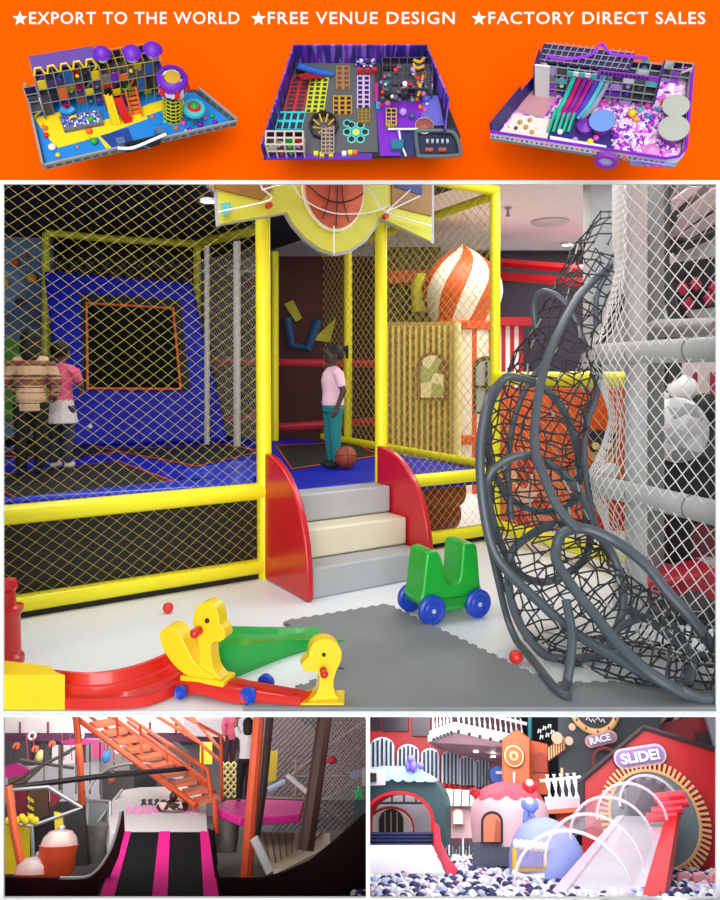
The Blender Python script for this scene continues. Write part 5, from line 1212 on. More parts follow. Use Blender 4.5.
c = padpt(172, 812)+Z1*.03; MB().tube([c+(X1*math.cos(q)*.085+Y1*math.sin(q)*.085) for q in [2*PI*i/24 for i in range(24)]], .024, 10, closed=True).build('ring_tube', patchmat([(50, 24, 20), (120, 40, 40), (220, 190, 180), (30, 16, 16)], 22), t)
MB().ell(c+Y1*.08+Z1*.05, .03, nu=12, nv=8).build('ring_knob', mat((70, 30, 26), .4), t)
# silver railing
t = thing('silver_railing', 'curved silver tube railing beside the white landing pad', 'railing', P(100, 835, 5.8))
for pts in ([(110, 768, 6.6), (96, 778, 6.3), (87, 792, 6.0), (88, 800, 5.9), (100, 801, 5.8), (110, 802, 5.7)], [(110, 768, 6.6), (128, 764, 6.7), (152, 764, 6.8)], [(88, 798, 5.9), (86, 838, 5.8)], [(110, 802, 5.7), (110, 838, 5.6)], [(122, 790, 6.2), (98, 822, 5.9), (90, 832, 5.8)]):
    MB().tube(smoothcurve([P(*p) for p in pts], 4), .011, 8).build('tube', SIL, t)
blk('mirror_panel', [(88, 802), (108, 803), (108, 832), (88, 836)], 6.0, .05, (150, 156, 160), 'pale see-through looking panel under the silver railing', 'panel')
t = thing('grey_drum', 'grey woven drum standing beside the slide edge', 'drum', P(98, 862, 5.6))
MB().lathe([(.10, 0), (.105, .1), (.1, .2), (.08, .21), (.001, .2)], P(98, 862, 5.6), n=24).build('drum_body', mat((96, 92, 88), .5, var=.3, scale=20), t)
t = thing('grey_drum', 'grey striped drum standing behind the short black post', 'drum', P(226, 852, 5.7))
MB().lathe([(.07, 0), (.075, .12), (.07, .24), (.05, .25), (.001, .24)], P(226, 852, 5.7), n=24).build('drum_body', mat((120, 116, 112), .5, var=.3, scale=20), t)
# yellow and black boxes
t = thing('yellow_box', 'yellow panelled play box with silver edges and hazard stripes by the orange post', 'box', P(30, 875, 5.4))
poly('yellow_side', [(0, 824), (30, 824), (30, 874), (0, 874)], 5.6, .1, mat((240, 206, 20), .45, var=.15, scale=6), t)
poly('black_side', [(31, 822), (54, 812), (58, 870), (31, 874)], 5.6, .1, BK2, t)
poly('yellow_strip', [(54, 812), (62, 814), (66, 850), (56, 848)], 5.5, .05, mat((246, 214, 20), .45), t)
poly('maroon_panel', [(14, 792), (27, 789), (27, 820), (18, 820)], 5.9, .05, mat((130, 24, 44), .5), t)
poly('brown_panel', [(28, 789), (48, 788), (48, 818), (32, 820)], 5.9, .05, mat((90, 62, 36), .5), t)
poly('red_panel', [(50, 790), (62, 797), (54, 806), (50, 808)], 5.9, .05, mat((150, 30, 50), .5), t)
for pts in ([(4, 822), (32, 826), (82, 808)], [(12, 790), (48, 787), (82, 808)], [(32, 826), (34, 874)]): MB().tube([P(u, v, 5.5) for u, v in pts], .011, 7).build('silver_edge', SIL, t)
for k in range(4):
    MB().prism([P(u, v, 5.48) for u, v in ((62+k*.5, 832+k*9), (70+k*.5, 836+k*9), (70+k*.5, 840+k*9), (62+k*.5, 836+k*9))], Y1*.02).build('hazard_stripe', mat((240, 210, 20), .5), t, smooth=0)
for k in range(3): MB().prism([P(u, v, 5.85) for u, v in ((28, 796+k*8), (34, 800+k*8), (34, 803+k*8), (28, 799+k*8))], Y1*-.02).build('hazard_stripe', mat((240, 210, 20), .5), t, smooth=0)
blk('black_bin', [(65, 818), (82, 808), (88, 866), (70, 866)], 5.3, .15, (22, 20, 22), 'tall black box with silver rim beside the hazard stripes', 'box')
mb = MB()
for i in range(7): mb.ell(P(8+i*4.5, 821-(i % 2)*3, 5.5), .024, nu=8, nv=6)
mb.build('yellow_foam_balls', mat((246, 214, 40), .5), label='heap of yellow foam balls on top of the yellow box', cat='foam balls', kind='stuff')
for (u, v, r_, lab) in ((54, 876, .098, 'orange barrel with clear dome lid, the taller one behind'), (33, 888, .108, 'orange barrel with clear dome lid, nearest to the dark slide wall')):
    c = P(u, v, 4.9); t = thing('orange_barrel', lab, 'barrel', c)
    hh_ = .13 if u > 40 else .06
    MB().lathe([(r_*.9, 0), (r_, .02), (r_, hh_), (r_*1.04, hh_+.01), (.001, hh_)], c, n=26).build('barrel_body', mat((226, 80, 40), .4), t)
    MB().lathe([(r_*.98, hh_+.01), (r_*.9, hh_+.045), (r_*.6, hh_+.075), (.001, hh_+.085)], c, n=26).build('dome_lid', mat((240, 225, 222), .1, alpha=.55, var=0, coat=1), t)
    MB().ell(c+Z1*(hh_+.085), .02, nu=10, nv=6).build('lid_knob', SIL, t)
# slide
t = thing('wave_slide', 'wide black slide bed with three magenta stripes and dark maroon side walls', 'slide', P(160, 890, 4.4))
def sb(u, v): f = (v-832)/68; return P(u, v, 5.25-1.1*f+.0)
def quadp(nm, px, m, dz=0, th=.02):
    return MB().prism([sb(*p)+Z1*dz for p in px], Z1*-th).build(nm, m, t, smooth=0)
quadp('slide_bed', [(118, 832), (209, 832), (220, 905), (94, 905)], mat((20, 20, 22), .8, var=.2, scale=12, spec=.1))
for px in ([(122, 832), (131, 832), (112, 905), (97, 905)], [(159, 832), (170, 832), (167, 905), (151, 905)], [(200, 832), (209, 832), (220, 905), (204, 905)]): quadp('magenta_stripe', px, mat((222, 30, 135), .7, spec=.15), .004, .006)
poly('maroon_wall', [(-20, 877), (70, 878.5), (84, 878), (95, 872), (104, 861), (112, 846), (118, 826), (121, 812), (123.5, 811), (124.5, 832), (118, 858), (106, 885), (97, 905), (-20, 905)], 4.42, .03, mat((40, 9, 16), .8, spec=.1), t)
rod('wall_edge', [(60, 878), (84, 877.5), (95, 872), (104, 861), (112, 846), (118, 826), (121, 812)], 4.41, .007, SIL, t, k=3)
poly('maroon_wall', [(208, 829), (211, 829), (214, 858), (220, 878), (262, 878), (285, 872), (310, 861), (338, 838), (362, 816), (366, 812), (366, 905), (219, 905)], 4.42, .03, mat((34, 13, 15), .8, spec=.1), t)
# pink hexagon landing
t = thing('pink_landing', 'bright pink hexagonal landing slab beside the orange stairs', 'platform', P(250, 820, 5.5))
MB().prism([P(214, 807, 5.7), P(226, 800, 6.0), P(262, 799, 6.1), P(304, 801, 6.1), P(300, 815, 5.5), P(240, 818, 5.4)], Z1*-.045).build('slab', PNK, t, bevel=.006)
# slatted ramp with pale roll
t = thing('slatted_ramp', 'beige slatted ramp with a pale round edge roll beside the dark slide wall', 'ramp', P(290, 860, 5.3))
MB().prism([P(258, 832, 5.9), P(330, 833, 5.9), P(330, 846, 5.5), P(275, 874, 5.0)], Z1*-.02).build('ramp_board', mat((206, 190, 164), .5), t, smooth=0)
for k in range(9):
    MB().tube([P(263+k*7.4, 833, 5.9)+Z1*.006, P(270+k*5.5, 866-k*3, 5.15+k*.04)+Z1*.006], .006, 6).build('slat', mat((120, 104, 90), .5), t)
rod('edge_roll', [(254, 838), (270, 872)], 5.1, .026, WH2, t)
# nets
t = thing('hanging_net', 'dark brown hanging rope net wall with diagonal pale ropes', 'net', P(320, 820, 7.5))
def q4(a, b, c, d_, y0, y1): return lambda s_, q: P(*[(a[i]*(1-s_)+b[i]*s_)*(1-q)+(d_[i]*(1-s_)+c[i]*s_)*q for i in (0, 1)], y0*(1-s_)+y1*s_)
mb = MB(); netmap(mb, q4((272, 718), (366, 716), (366, 830), (272, 830), 8, 7), 34, 40, .005, jit=.15); mb.build('net_mesh', mat((70, 54, 52), .7), t, smooth=0)
mb = MB(); netmap(mb, q4((318, 716), (366, 716), (366, 800), (318, 800), 6.5, 6.2), 30, 40, .003, jit=.12); mb.build('net_mesh', mat((190, 176, 170), .7), t, smooth=0)
for pts in ([(292, 775), (330, 745), (364, 722)], [(294, 777), (364, 776)], [(326, 800), (364, 776)], [(266, 798), (330, 800)], [(296, 760), (296, 805)], [(312, 800), (350, 826)]): MB().tube([P(u, v, 6.6) for u, v in pts], .012, 6).build('pale_rope', mat((150, 134, 124), .6), t)
rod('climbing_grip', [(287, 775), (308, 793)], 5.8, .017, WH2, label='white bent tube grip in front of the nets', cat='grip')
rod('climbing_grip', [(268, 790), (285, 782)], 5.9, .02, mat((170, 200, 220), .4), label='pale blue short tube beside the brown post', cat='grip')
blk('yellow_pad', [(269, 752), (278, 750), (276, 780), (268, 782)], 6.8, .06, (214, 186, 50), 'yellow spotted climbing pad behind the brown post', 'pad')
mb = MB(); mb.ell(P(332, 760, 6.0), .04, .03, .03, nu=12, nv=8); mb.build('red_plush', mat((200, 50, 80), .6), label='small red plush figure hanging in the net', cat='plush')
t = thing('green_plush', 'small bright green star shaped figure hanging by the net edge', 'plush', P(359, 800, 5.8))
c = P(359, 793, 5.8); MB().prism(star(c, .05, X1, Z1), Y1*.02).build('star_body', mat((50, 220, 120), .5), t, bevel=.004)
mb = MB(); netmap(mb, q4((222, 762), (240, 762), (240, 798), (222, 798), 6.6, 6.6), 6, 10, .009, jit=.1); mb.build('scramble_net', mat((230, 216, 150), .7), label='pale yellow scramble net under the climbing person', cat='net', smooth=0)
blk('black_cabinet', [(222, 768), (256, 768), (256, 806), (222, 806)], 7.6, .1, (56, 52, 56), 'dark cabinet behind the scramble net', 'cabinet')
# person climbing
hb = P(243, 803, 6.0)
person('person in white top and black trousers reaching up beside the thick orange post', hb, .54, PI, (150, 110, 90), (24, 16, 14),
       [('white_top', (232, 226, 226), 'top'), ('trousers', (18, 18, 22), 'trousers'), ('shoes', (40, 40, 44), 'shoes')],
       [[(.115, 0, .785), (.16, -.06, .93), (.13, -.1, 1.08)], [(-.115, 0, .785), (-.16, -.06, .93), (-.13, -.1, 1.07)]], hairstyle='long', voxel=.006)
hb = P(228, 770, 6.9)
person('person in pink and dark clothes standing behind the climbing person', hb, .5, .4, (190, 130, 110), (24, 16, 14),
       [('pink_top', (190, 80, 110), 'long_top'), ('trousers', (60, 30, 40), 'trousers')],
       [[(.115, 0, .785), (.17, -.06, .9), (.12, -.1, 1.0)], [(-.115, 0, .785), (-.16, -.02, .65), (-.14, -.05, .5)]], hairstyle='short', voxel=.006)
setfr()
# =================================================================== lower right showcase: candy coloured village with a ball pit
FL3 = lookframe(544, 800); setfr(FL3)
FZ3 = P(544, 902, 4.4).z
a, b = P(355, 800, 9.6), P(735, 800, 9.6)
MB().prism([V((P(369.6, 800, 3.9).x, 3.9, FZ3-.03)), V((P(760, 800, 3.9).x, 3.9, FZ3-.03)), V((P(800, 800, 9.7).x, 9.7, FZ3-.03)), V((P(369.6, 800, 9.7).x, 9.7, FZ3-.03))], (0, 0, -.05)).build('floor', mat((60, 60, 90), .6), kind='structure', smooth=0)
MB().box((P(369.6, 800, 9.6).x, 9.6, FZ3), (b.x+1, 9.7, P(544, 690, 9.6).z+.6)).build('wall_back', mat((26, 30, 36), .8), kind='structure', smooth=0)
RW = mat((176, 22, 34), .45, var=.1); RB = mat((196, 18, 30), .4, var=.06); NV = mat((24, 34, 78), .5); PW = mat((226, 206, 210), .5, var=.04); PKL = mat((226, 180, 190), .5, var=.05)
LB = mat((150, 180, 232), .45, var=.04); DT = mat((40, 74, 78), .45, var=.06); TAN = mat((232, 180, 124), .5); OG = mat((222, 92, 40), .5, var=.06); W3 = mat((236, 236, 244), .5, var=.03)
S7 = 7/FPX
def ring_between(nm, outer, inner, y, dep, m, t):
    k = len(outer); mb = MB(); 
    for pts in (outer, inner):
        q = [P(*p, y) for p in pts]; mb.v += q; mb.v += [p+Y1*dep for p in q]
    for i in range(k-1):
        A, B, C, D = i, i+k, i+2*k, i+3*k
        mb.f += [(A, A+1, C+1, C), (B, D, D+1, B+1), (A, B, B+1, A+1), (C, C+1, D+1, D)]; mb.m += [0]*4
    mb.f += [(0, 2*k, 3*k, k), (k-1, 2*k-1, 4*k-1, 3*k-1)]; mb.m += [0, 0]
    return mb.build(nm, m, t, smooth=30)
def archpx(cx, v1, w, h, k=14, flat=0):
    """arch outline in view: feet at v1, width w, height h"""
    r = w/2; hr = min(h, r if not flat else flat); return [(cx-r, v1)]+[(cx-r*math.cos(PI*i/k), v1-(h-hr)-hr*math.sin(PI*i/k)) for i in range(k+1)]+[(cx+r, v1)]
# red house wall with arched striped shutters
t = thing('red_facade', 'red facade wall with a row of blue white and black striped arched windows', 'facade', P(430, 800, 9.0))
poly('facade_board', [(350, 700), (432, 706), (440, 742), (505, 764), (505, 860), (350, 860)], 9.1, .1, RW, t)
poly('upper_board', [(350, 700), (520, 700), (520, 770), (440, 745), (350, 738)], 9.25, .1, mat((70, 22, 40), .5), t)
for u0, u1, v0, v1 in ((366, 380, 712, 730), (382, 408, 712, 731), (412, 430, 714, 736)): poly('dark_window', [(u0, v0), (u1, v0), (u1, v1), (u0, v1)], 9.05, .04, mat((50, 30, 50), .3), t)
wins = [(382, 776, 24, 39), (408, 779, 22, 35), (430, 782, 18, 34), (450, 784, 17, 34), (467, 785, 15, 30), (482, 787, 14, 29)]
for cx, v1, w_, h_ in wins:
    o = poly('arched_window', archpx(cx, v1, w_, h_, flat=w_*.42), 9.0, .05, mat((205, 222, 244), .5), t)
    n_ = 5 if w_ > 20 else 4
    for k in range(n_):
        u = cx-w_/2+(k+.75)*w_/(n_+.5); hh_ = h_-abs(u-cx)/(w_/2)*w_*.2-1.5
        poly('dark_stripe', [(u-.85, v1), (u+.85, v1), (u+.85, v1-hh_), (u-.85, v1-hh_)], 8.97, .02, mat((22, 26, 44), .5), o)
mb = MB()
for k in range(12): c = P(434+k*5.2, 783+k*1.1, 8.9); mb.ell(c, .024, .02, .03, nu=10, nv=6)
mb.build('scalloped_awning', mat((206, 24, 36), .5), t)
# balcony
t = thing('balcony', 'white balustrade balcony with round black holes and small lights underneath', 'balcony', P(470, 750, 8.4))
MB().prism([P(428, 742, 8.2), P(455, 733, 8.0), P(520, 748, 8.0), P(514, 766, 8.9), P(480, 760, 8.9), P(436, 748, 8.9)], Z1*.06).build('balcony_slab', mat((226, 190, 196), .5), t, smooth=0)
mb = MB(); mb.obox(P(430, 741, 8.15), P(455, 732, 7.95)-P(430, 741, 8.15), Y1*.03, Z1*.09); mb.obox(P(455, 732, 7.95), P(525, 747, 7.95)-P(455, 732, 7.95), Y1*.03, Z1*.09); mb.build('fascia', W3, t, smooth=0)
for (u0, v0, u1, v1, n_) in ((432, 730, 453, 722, 6), (456, 721, 525, 737, 13)):
    for k in range(n_):
        f = (k+.5)/n_; c = P(u0+(u1-u0)*f, v0+(v1-v0)*f, 8.02)
        MB().lathe([(.006, -.02), (.012, .03), (.005, .08), (.01, .12), (.006, .16)], c, n=8).build('baluster', W3, t)
        if k % 2 == 0 and n_ > 6 or n_ == 6 and k % 1 == 0: MB().lathe([(.001, 0), (.018, 0)], P(u0+(u1-u0)*f, v0+10+(v1-v0)*f, 7.92), Y1, 12).build('round_hole', BK2, t)
MB().tube([P(430, 716, 8.0), P(455, 707, 8.0), P(527, 724, 8.0)], .016, 6).build('top_rail', W3, t)
for u, v in ((455, 746), (476, 751), (493, 756)): MB().lathe([(.001, 0), (.024, 0), (.024, .012)], P(u, v, 8.42), -Z1, 14).build('balcony_lamp', mat((255, 246, 240), .5, emit=8, var=0), t)
# orange towers
t = thing('clock_tower', 'orange play tower with a round target dial and pointed top', 'tower', P(515, 800, 7.6))
poly('tower_body', [(502, 790), (502, 739), (517, 729), (530, 738), (530, 790)], 7.6, .25, OG, t, bevel=.01)
for r_, m_, dy in ((.096, BK2, .0), (.09, TAN, -.01), (.074, OG, -.02), (.04, TAN, -.03), (.02, OG, -.04)): MB().lathe([(.001, -.012), (r_, -.012), (r_, 0)], P(514, 756, 7.58)+Y1*dy, Y1, 26).build('dial', m_, t)
poly('door_line', [(513, 772), (515, 772), (515, 786), (513, 786)], 7.55, .01, W3, t)
t = thing('orange_tower', 'smaller orange play tower with an arched recess behind the dial tower', 'tower', P(538, 800, 7.9))
poly('tower_body', [(530, 795), (530, 740), (548, 744), (549, 795)], 7.9, .25, OG, t, bevel=.01)
poly('arched_recess', archpx(540, 772, 14, 20), 7.86, .05, mat((190, 62, 26), .5), t)
t = thing('blue_disc_sign', 'navy and blue round sign on the wall beside the dial tower', 'sign', P(497, 790, 8.6))
MB().lathe([(.001, -.02), (.1, -.02), (.1, 0)], P(497, 775, 8.6), Y1, 26).build('disc_rim', mat((20, 26, 70), .5), t); MB().lathe([(.001, -.04), (.08, -.04), (.08, -.02)], P(498, 775, 8.6), Y1, 26).build('disc_face', mat((40, 100, 205), .5), t)
MB().box(P(496, 774, 8.53), P(503, 771, 8.52)).build('white_mark', W3, t, smooth=0)
rod('teal_pole', [(530, 705), (530, 740)], 8.2, .02, mat((50, 150, 160), .5), label='thin teal pole above the orange towers', cat='pole')
t = thing('neon_letters', 'small white letter sign on the dark wall above the orange towers', 'sign', P(545, 745, 8.8))
for k, (u, v) in enumerate(((538, 733), (543, 730), (548, 728), (540, 739), (546, 737), (551, 734))):
    c = P(u, v, 8.8); MB().tube([c, c+V((.012, 0, .04)), c+V((.03, 0, .0)), c+V((.034, 0, .035))], .006, 5).build('letter_stroke', mat((250, 250, 250), .5, emit=1.0, var=0), t)
# dark house side with clock ring
t = thing('dark_house', 'dark slate coloured house side with tan clock ring and a small pink sign', 'playhouse', P(585, 820, 7.8))
poly('house_side', [(558, 716), (660, 700), (660, 800), (560, 822)], 7.8, .15, mat((46, 58, 62), .5), t)
mb = MB(); c = P(594, 708, 7.7); mb.tube([c+(X1*math.cos(q)+Z1*math.sin(q))*.2 for q in [2*PI*i/36 for i in range(36)]], .03, 8, closed=True); mb.build('clock_ring', TAN, t)
MB().lathe([(.001, -.01), (.18, -.01), (.18, 0)], c, Y1, 30).build('clock_face', mat((24, 30, 40), .5), t)
for k in range(12): q = 2*PI*k/12; cc_ = c+(X1*math.cos(q)+Z1*math.sin(q))*.2-Y1*.03; MB().box(cc_-V((.006, .004, .012)), cc_+V((.006, 0, .012))).build('clock_mark', BK2, t, smooth=0)
for k in range(4): cc_ = P(586+k*5, 720+(k % 2)*2, 7.66); MB().tube([cc_, cc_+V((.02, 0, .025)), cc_+V((.035, 0, -.005))], .006, 5).build('white_glyph', W3, t)
def pill(cx, cv, w_, h_, y, tilt, m, t, nm, dep=.02):
    c = P(cx, cv, y); s_ = y/FPX*.86; k = 10; pts = []
    r = h_/2*s_; l = (w_-h_)/2*s_
    for i in range(k+1): q = -PI/2+PI*i/k; pts.append(V((l+r*math.cos(q), 0, r*math.sin(q))))
    for i in range(k+1): q = PI/2+PI*i/k; pts.append(V((-l+r*math.cos(q), 0, r*math.sin(q))))
    R = rot('Y', -tilt); return MB().prism([c+R @ p for p in pts], Y1*dep).build(nm, m, t, smooth=0)
pill(601, 739, 32, 11, 7.66, .2, mat((214, 150, 150), .5), t, 'sign_rim'); pill(601, 739, 28, 8.5, 7.64, .2, mat((150, 130, 150), .6), t, 'sign_face')
text_obj('RACE', 'lettering', W3, t, Matrix.Translation(P(600, 739, 7.62)) @ Matrix.Rotation(-.2, 4, 'Y'), w=21*7.6/FPX*.86, h=6.4*7.6/FPX*.86, bold=.03, ext=.004)
MB().lathe([(.13, -.01), (.13, 0), (.1, 0)], P(606, 762, 7.68), Y1, 26, a0=0, a1=2*PI).build('red_round_door', mat((120, 24, 34), .5), t)
for u, v, r_, lab in ((557, 738, .05, 'large tan bubble disc above the red balcony rail'), (569, 741, .036, 'tan bubble disc next to the clock ring'), (572, 727, .03, 'small tan bubble disc high beside the clock ring')):
    MB().lathe([(.001, -.02), (r_, -.02), (r_, 0)], P(u, v, 7.6), Y1, 20).build('bubble_disc', mat((220, 168, 140), .5), label=lab, cat='disc')
t = thing('red_railing', 'dark red balustrade hanging on the dark house side', 'railing', P(556, 760, 7.7))
poly('rail_back', [(548, 750), (566, 738), (566, 750), (548, 762)], 7.7, .03, mat((120, 20, 36), .5), t)
for k in range(7): MB().tube([P(549+k*2.5, 760-k*1.7, 7.66), P(549+k*2.5, 747-k*1.7, 7.66)], .008, 6).build('baluster', TAN, t)
t = thing('white_balustrade', 'white balustrade with hourglass bars above the pink ledge', 'railing', P(565, 800, 7.2))
MB().box(P(545, 800, 7.2), P(582, 797, 7.26)).build('bottom_rail', W3, t, smooth=0)
rod('top_rail', [(540, 781), (581, 777)], 7.2, .012, W3, t)
for k in range(5):
    c = P(550+k*6.8, 799-k*.4, 7.2); MB().lathe([(.022, 0), (.007, .05), (.022, .12), (.007, .15), (.018, .18)], c, n=10).build('baluster', W3, t)
poly('ledge', [(545, 800), (582, 797), (582, 807), (545, 810)], 7.1, .2, mat((226, 190, 196), .5), t); poly('orange_band', [(545, 810), (582, 807), (582, 812), (545, 814)], 7.1, .2, mat((226, 110, 70), .5), t)
poly('dark_opening', [(556, 814), (584, 812), (584, 830), (556, 830)], 7.2, .1, patchmat([(30, 20, 24), (180, 40, 30), (30, 20, 24), (220, 90, 40)], 14), t)
rod('yellow_pole', [(562, 788), (562, 768)], 7.3, .012, mat((220, 200, 130), .5), t)
# navy pink striped banner and dusty red roof at the upper corner
t = thing('striped_roof', 'navy roof with slanting pink strokes behind the red house', 'roof', P(680, 740, 8.0))
poly('roof_board', [(630, 700), (730, 700), (730, 748), (640, 730)], 8.2, .1, mat((20, 30, 76), .5), t)
for k in range(4): poly('pink_stroke', [(642+k*14, 728-k*2), (648+k*14, 726-k*2), (662+k*14, 706), (655+k*14, 706)], 8.15, .03, mat((240, 190, 196), .5), t)
poly('red_panel', [(644, 728), (708, 712), (712, 744), (690, 745)], 8.0, .08, mat((150, 34, 46), .5), t); poly('dark_box', [(696, 734), (712, 730), (716, 748), (700, 748)], 7.9, .05, mat((40, 24, 30), .5), t)
poly('grey_panel', [(704, 712), (730, 706), (730, 752), (716, 750)], 7.8, .08, mat((150, 146, 160), .5), t)
# red slide house
t = thing('red_slide_house', 'bright red gabled slide house with tan cog ring and white lettered sign', 'playhouse', P(650, 890, 6.3))
poly('house_wall', [(583, 850), (583, 778), (643, 728), (724, 754), (724, 905), (600, 905)], 6.3, .15, RB, t)
for pts in ([(580, 782), (643, 728)], [(643, 727), (724, 752)]): MB().tube([P(*p, 6.28) for p in pts], .02, 6).build('roof_edge', mat((60, 40, 46), .5), t)
rod('roof_edge', [(582, 780), (583, 830)], 6.28, .018, mat((40, 50, 54), .5), t)
pill(640, 757, 51, 19, 6.25, .13, BK2, t, 'sign_rim'); pill(640, 756.5, 50, 18, 6.23, .13, mat((232, 190, 206), .5), t, 'sign_rim'); pill(640, 756.5, 46, 14, 6.21, .13, mat((150, 120, 176), .6), t, 'sign_face')
M_ = Matrix.Translation(P(640, 756.5, 6.19)) @ Matrix.Rotation(-.13, 4, 'Y')
text_obj('SLIDE!', 'lettering', W3, t, M_, w=37*6.19/FPX*.86, h=9.4*6.19/FPX*.86, bold=.035, ext=.006)
gc = P(654, 819, 6.25); gs = 6.25/FPX*.78
MB().lathe([(.001, -.01), (44*gs, -.01), (44*gs, 0)], gc, Y1, 44).build('grey_disc', mat((110, 128, 132), .5), t)
mb = MB()
for k in range(64):
    q = 2*PI*k/64; dq = .024; r0, r1 = 43*gs, 54*gs
    mb.prism([gc+Y1*-.012+(X1*math.cos(q+s_*dq)+Z1*math.sin(q+s_*dq))*r_ for s_, r_ in ((-1, r0), (1, r0), (1, r1), (-1, r1))], Y1*-.02)
mb.build('cog_teeth', TAN, t, smooth=0)
mb = MB(); mb.tube([gc-Y1*.02+(X1*math.cos(q)+Z1*math.sin(q))*44*gs for q in [2*PI*i/60 for i in range(60)]], .012, 6, closed=True); mb.build('cog_rim', TAN, t)
MB().lathe([(.001, -.02), (22*gs, -.02), (22*gs, 0)], P(648, 803, 6.24), Y1, 30).build('dark_tunnel_mouth', mat((50, 40, 50), .3), t)
mb = MB()
for k in range(9): q = PI*k/8; mb.ell(P(648, 806, 6.2)+(X1*math.cos(q)+Z1*math.sin(q))*26*gs, .02, nu=8, nv=6)
mb.build('dark_scallops', mat((30, 40, 44), .5), t)
# slide
t = thing('silver_slide', 'silver slide bed with red side rail coming out of the red house', 'slide', P(600, 895, 4.8))
def sq(px, m, nm, th=.03): return MB().prism([P(*p) for p in px], Z1*-th).build(nm, m, t, smooth=0)
sq([(622, 816, 6.15), (676, 816, 6.15), (646, 903, 4.5), (545, 903, 4.5)], mat((226, 228, 238), .28, .35, var=.14, scale=4, bump=.2), 'slide_bed')
sq([(668, 808, 6.1), (679, 806, 6.1), (663, 903, 4.45), (640, 903, 4.45)], mat((214, 24, 34), .4), 'red_rail', .06)
sq([(617, 816, 6.1), (624, 815, 6.1), (556, 903, 4.45), (541, 903, 4.45)], mat((226, 200, 214), .4), 'pale_rail', .04)
for k, (u, v) in enumerate(((670, 797), (674, 804), (668, 811), (663, 817))): MB().tube([P(u-16, v+1, 5.9), P(u+14, v-2, 5.9)], .03, 10).build('red_roll', mat((226, 40, 60), .4), t)
# clear tube
clear = mat((240, 220, 235), .06, trans=.0, alpha=.16, var=0, coat=1); clear2 = mat((240, 225, 240), .1, alpha=.5, var=0, coat=1)
t = thing('clear_tube', 'transparent hooped tube cover over the silver slide', 'tube cover', P(600, 880, 5.2))
secs = [(650, 800, 26, 6.0), (632, 812, 30, 5.7), (612, 832, 36, 5.4), (594, 856, 42, 5.05), (574, 884, 52, 4.75)]
mb = MB(); K2 = 20; rows = []
for u, v, r_, y in secs:
    c = P(u, v+r_*.25, y); r = r_*y/FPX*.9; rows.append([c+X1*math.cos(PI*i/K2)*r+Z1*math.sin(PI*i/K2)*r*.95+Y1*math.sin(PI*i/K2)*.0 for i in range(K2+1)])
for a_, b_ in zip(rows, rows[1:]): loft(mb, a_, b_)
mb.build('clear_shell', clear, t, smooth=60)
for rws in (rows[0], rows[1], rows[2], rows[3], rows[4]): MB().tube(rws, .009, 7).build('clear_hoop', clear2, t)
# green gate dome
t = thing('green_gate', 'dark green domed gate with red arch rim and pale blue scalloped cap', 'playhouse', P(400, 850, 6.4))
k = 22
outer = [(350, 846)]+[(400+ -46*math.cos(PI*i/k), 812-42*math.sin(PI*i/k)**.8) for i in range(k+1)]+[(446, 846)]
inner = [(362, 846)]+[(398+ -36*math.cos(PI*i/k), 822-31*math.sin(PI*i/k)) for i in range(k+1)]+[(434, 846)]
inr2 = [(364, 846)]+[(398+ -33*math.cos(PI*i/k), 822-28*math.sin(PI*i/k)) for i in range(k+1)]+[(431, 846)]
ring_between('gate_shell', outer, inner, 6.4, .35, DT, t); ring_between('red_arch_rim', inner, inr2, 6.36, .3, mat((214, 24, 40), .4), t)
cap = [(350, 772), (365, 768), (385, 766), (402, 766), (418, 769), (428, 774), (436, 779)]
sc_ = []
for i in range(8):
    u0 = 436-i*11; 
    for q in range(5): sc_.append((u0-11*q/5, 779-max(0, (i*11+11*q/5-8))*.07+3.2*math.sin(PI*q/5)))
poly('blue_cap', cap+[(p[0], min(782, p[1]+2)) for p in sc_ if p[0] > 350], 6.33, .1, LB, t)
poly('inner_wall', [(355, 795), (440, 795), (440, 850), (355, 850)], 6.9, .05, mat((206, 206, 216), .5), t)
for u in (380, 392, 404, 416, 428): MB().tube([P(u, 792, 6.85), P(u, 803, 6.85)], .008, 6).build('roof_seam', mat((40, 50, 70), .5), t)
MB().tube([P(360, 803, 6.85), P(436, 803, 6.85)], .01, 6).build('roof_seam', mat((40, 50, 70), .5), t)
o = poly('small_red_arch', archpx(390, 836, 48, 30, flat=22), 6.85, .03, mat((170, 40, 40), .5), t); poly('small_white_arch', archpx(390, 836, 44, 27, flat=20), 6.82, .03, mat((230, 226, 220), .5), o)
o = poly('black_window', archpx(391, 834, 24, 25, flat=12), 6.79, .03, BK2, t)
for u in (385, 391, 397): MB().tube([P(u, 834, 6.77), P(u, 812, 6.77)], .006, 6).build('window_bar', mat((150, 150, 130), .5), o)
poly('grey_signbox', [(362, 768), (384, 770), (384, 785), (362, 786)], 6.2, .06, mat((190, 184, 196), .5), t); poly('dark_signface', [(366, 773), (376, 773), (376, 782), (366, 782)], 6.17, .03, BK2, t)
for k_ in range(4): MB().tube([P(360, 834+k_*3.4, 6.3), P(433, 834+k_*3.4, 6.3)], .012, 8).build('navy_bar', NV, t)
c = P(413, 766, 6.3); mb = MB(); mb.ell(c, .03, .03, .045, nu=12, nv=8); mb.ell(c+V((-.015, -.01, .05)), .028, nu=12, nv=8); mb.ell(c+V((.06, 0, .0)), .026, .02, .026, nu=10, nv=7); mb.ell(c+V((-.04, 0, .0)), .02, .02, .04, nu=10, nv=7)
mb.build('toy_figure', mat((96, 84, 190), .5), label='small purple winged toy figure perched on the green gate', cat='figure')
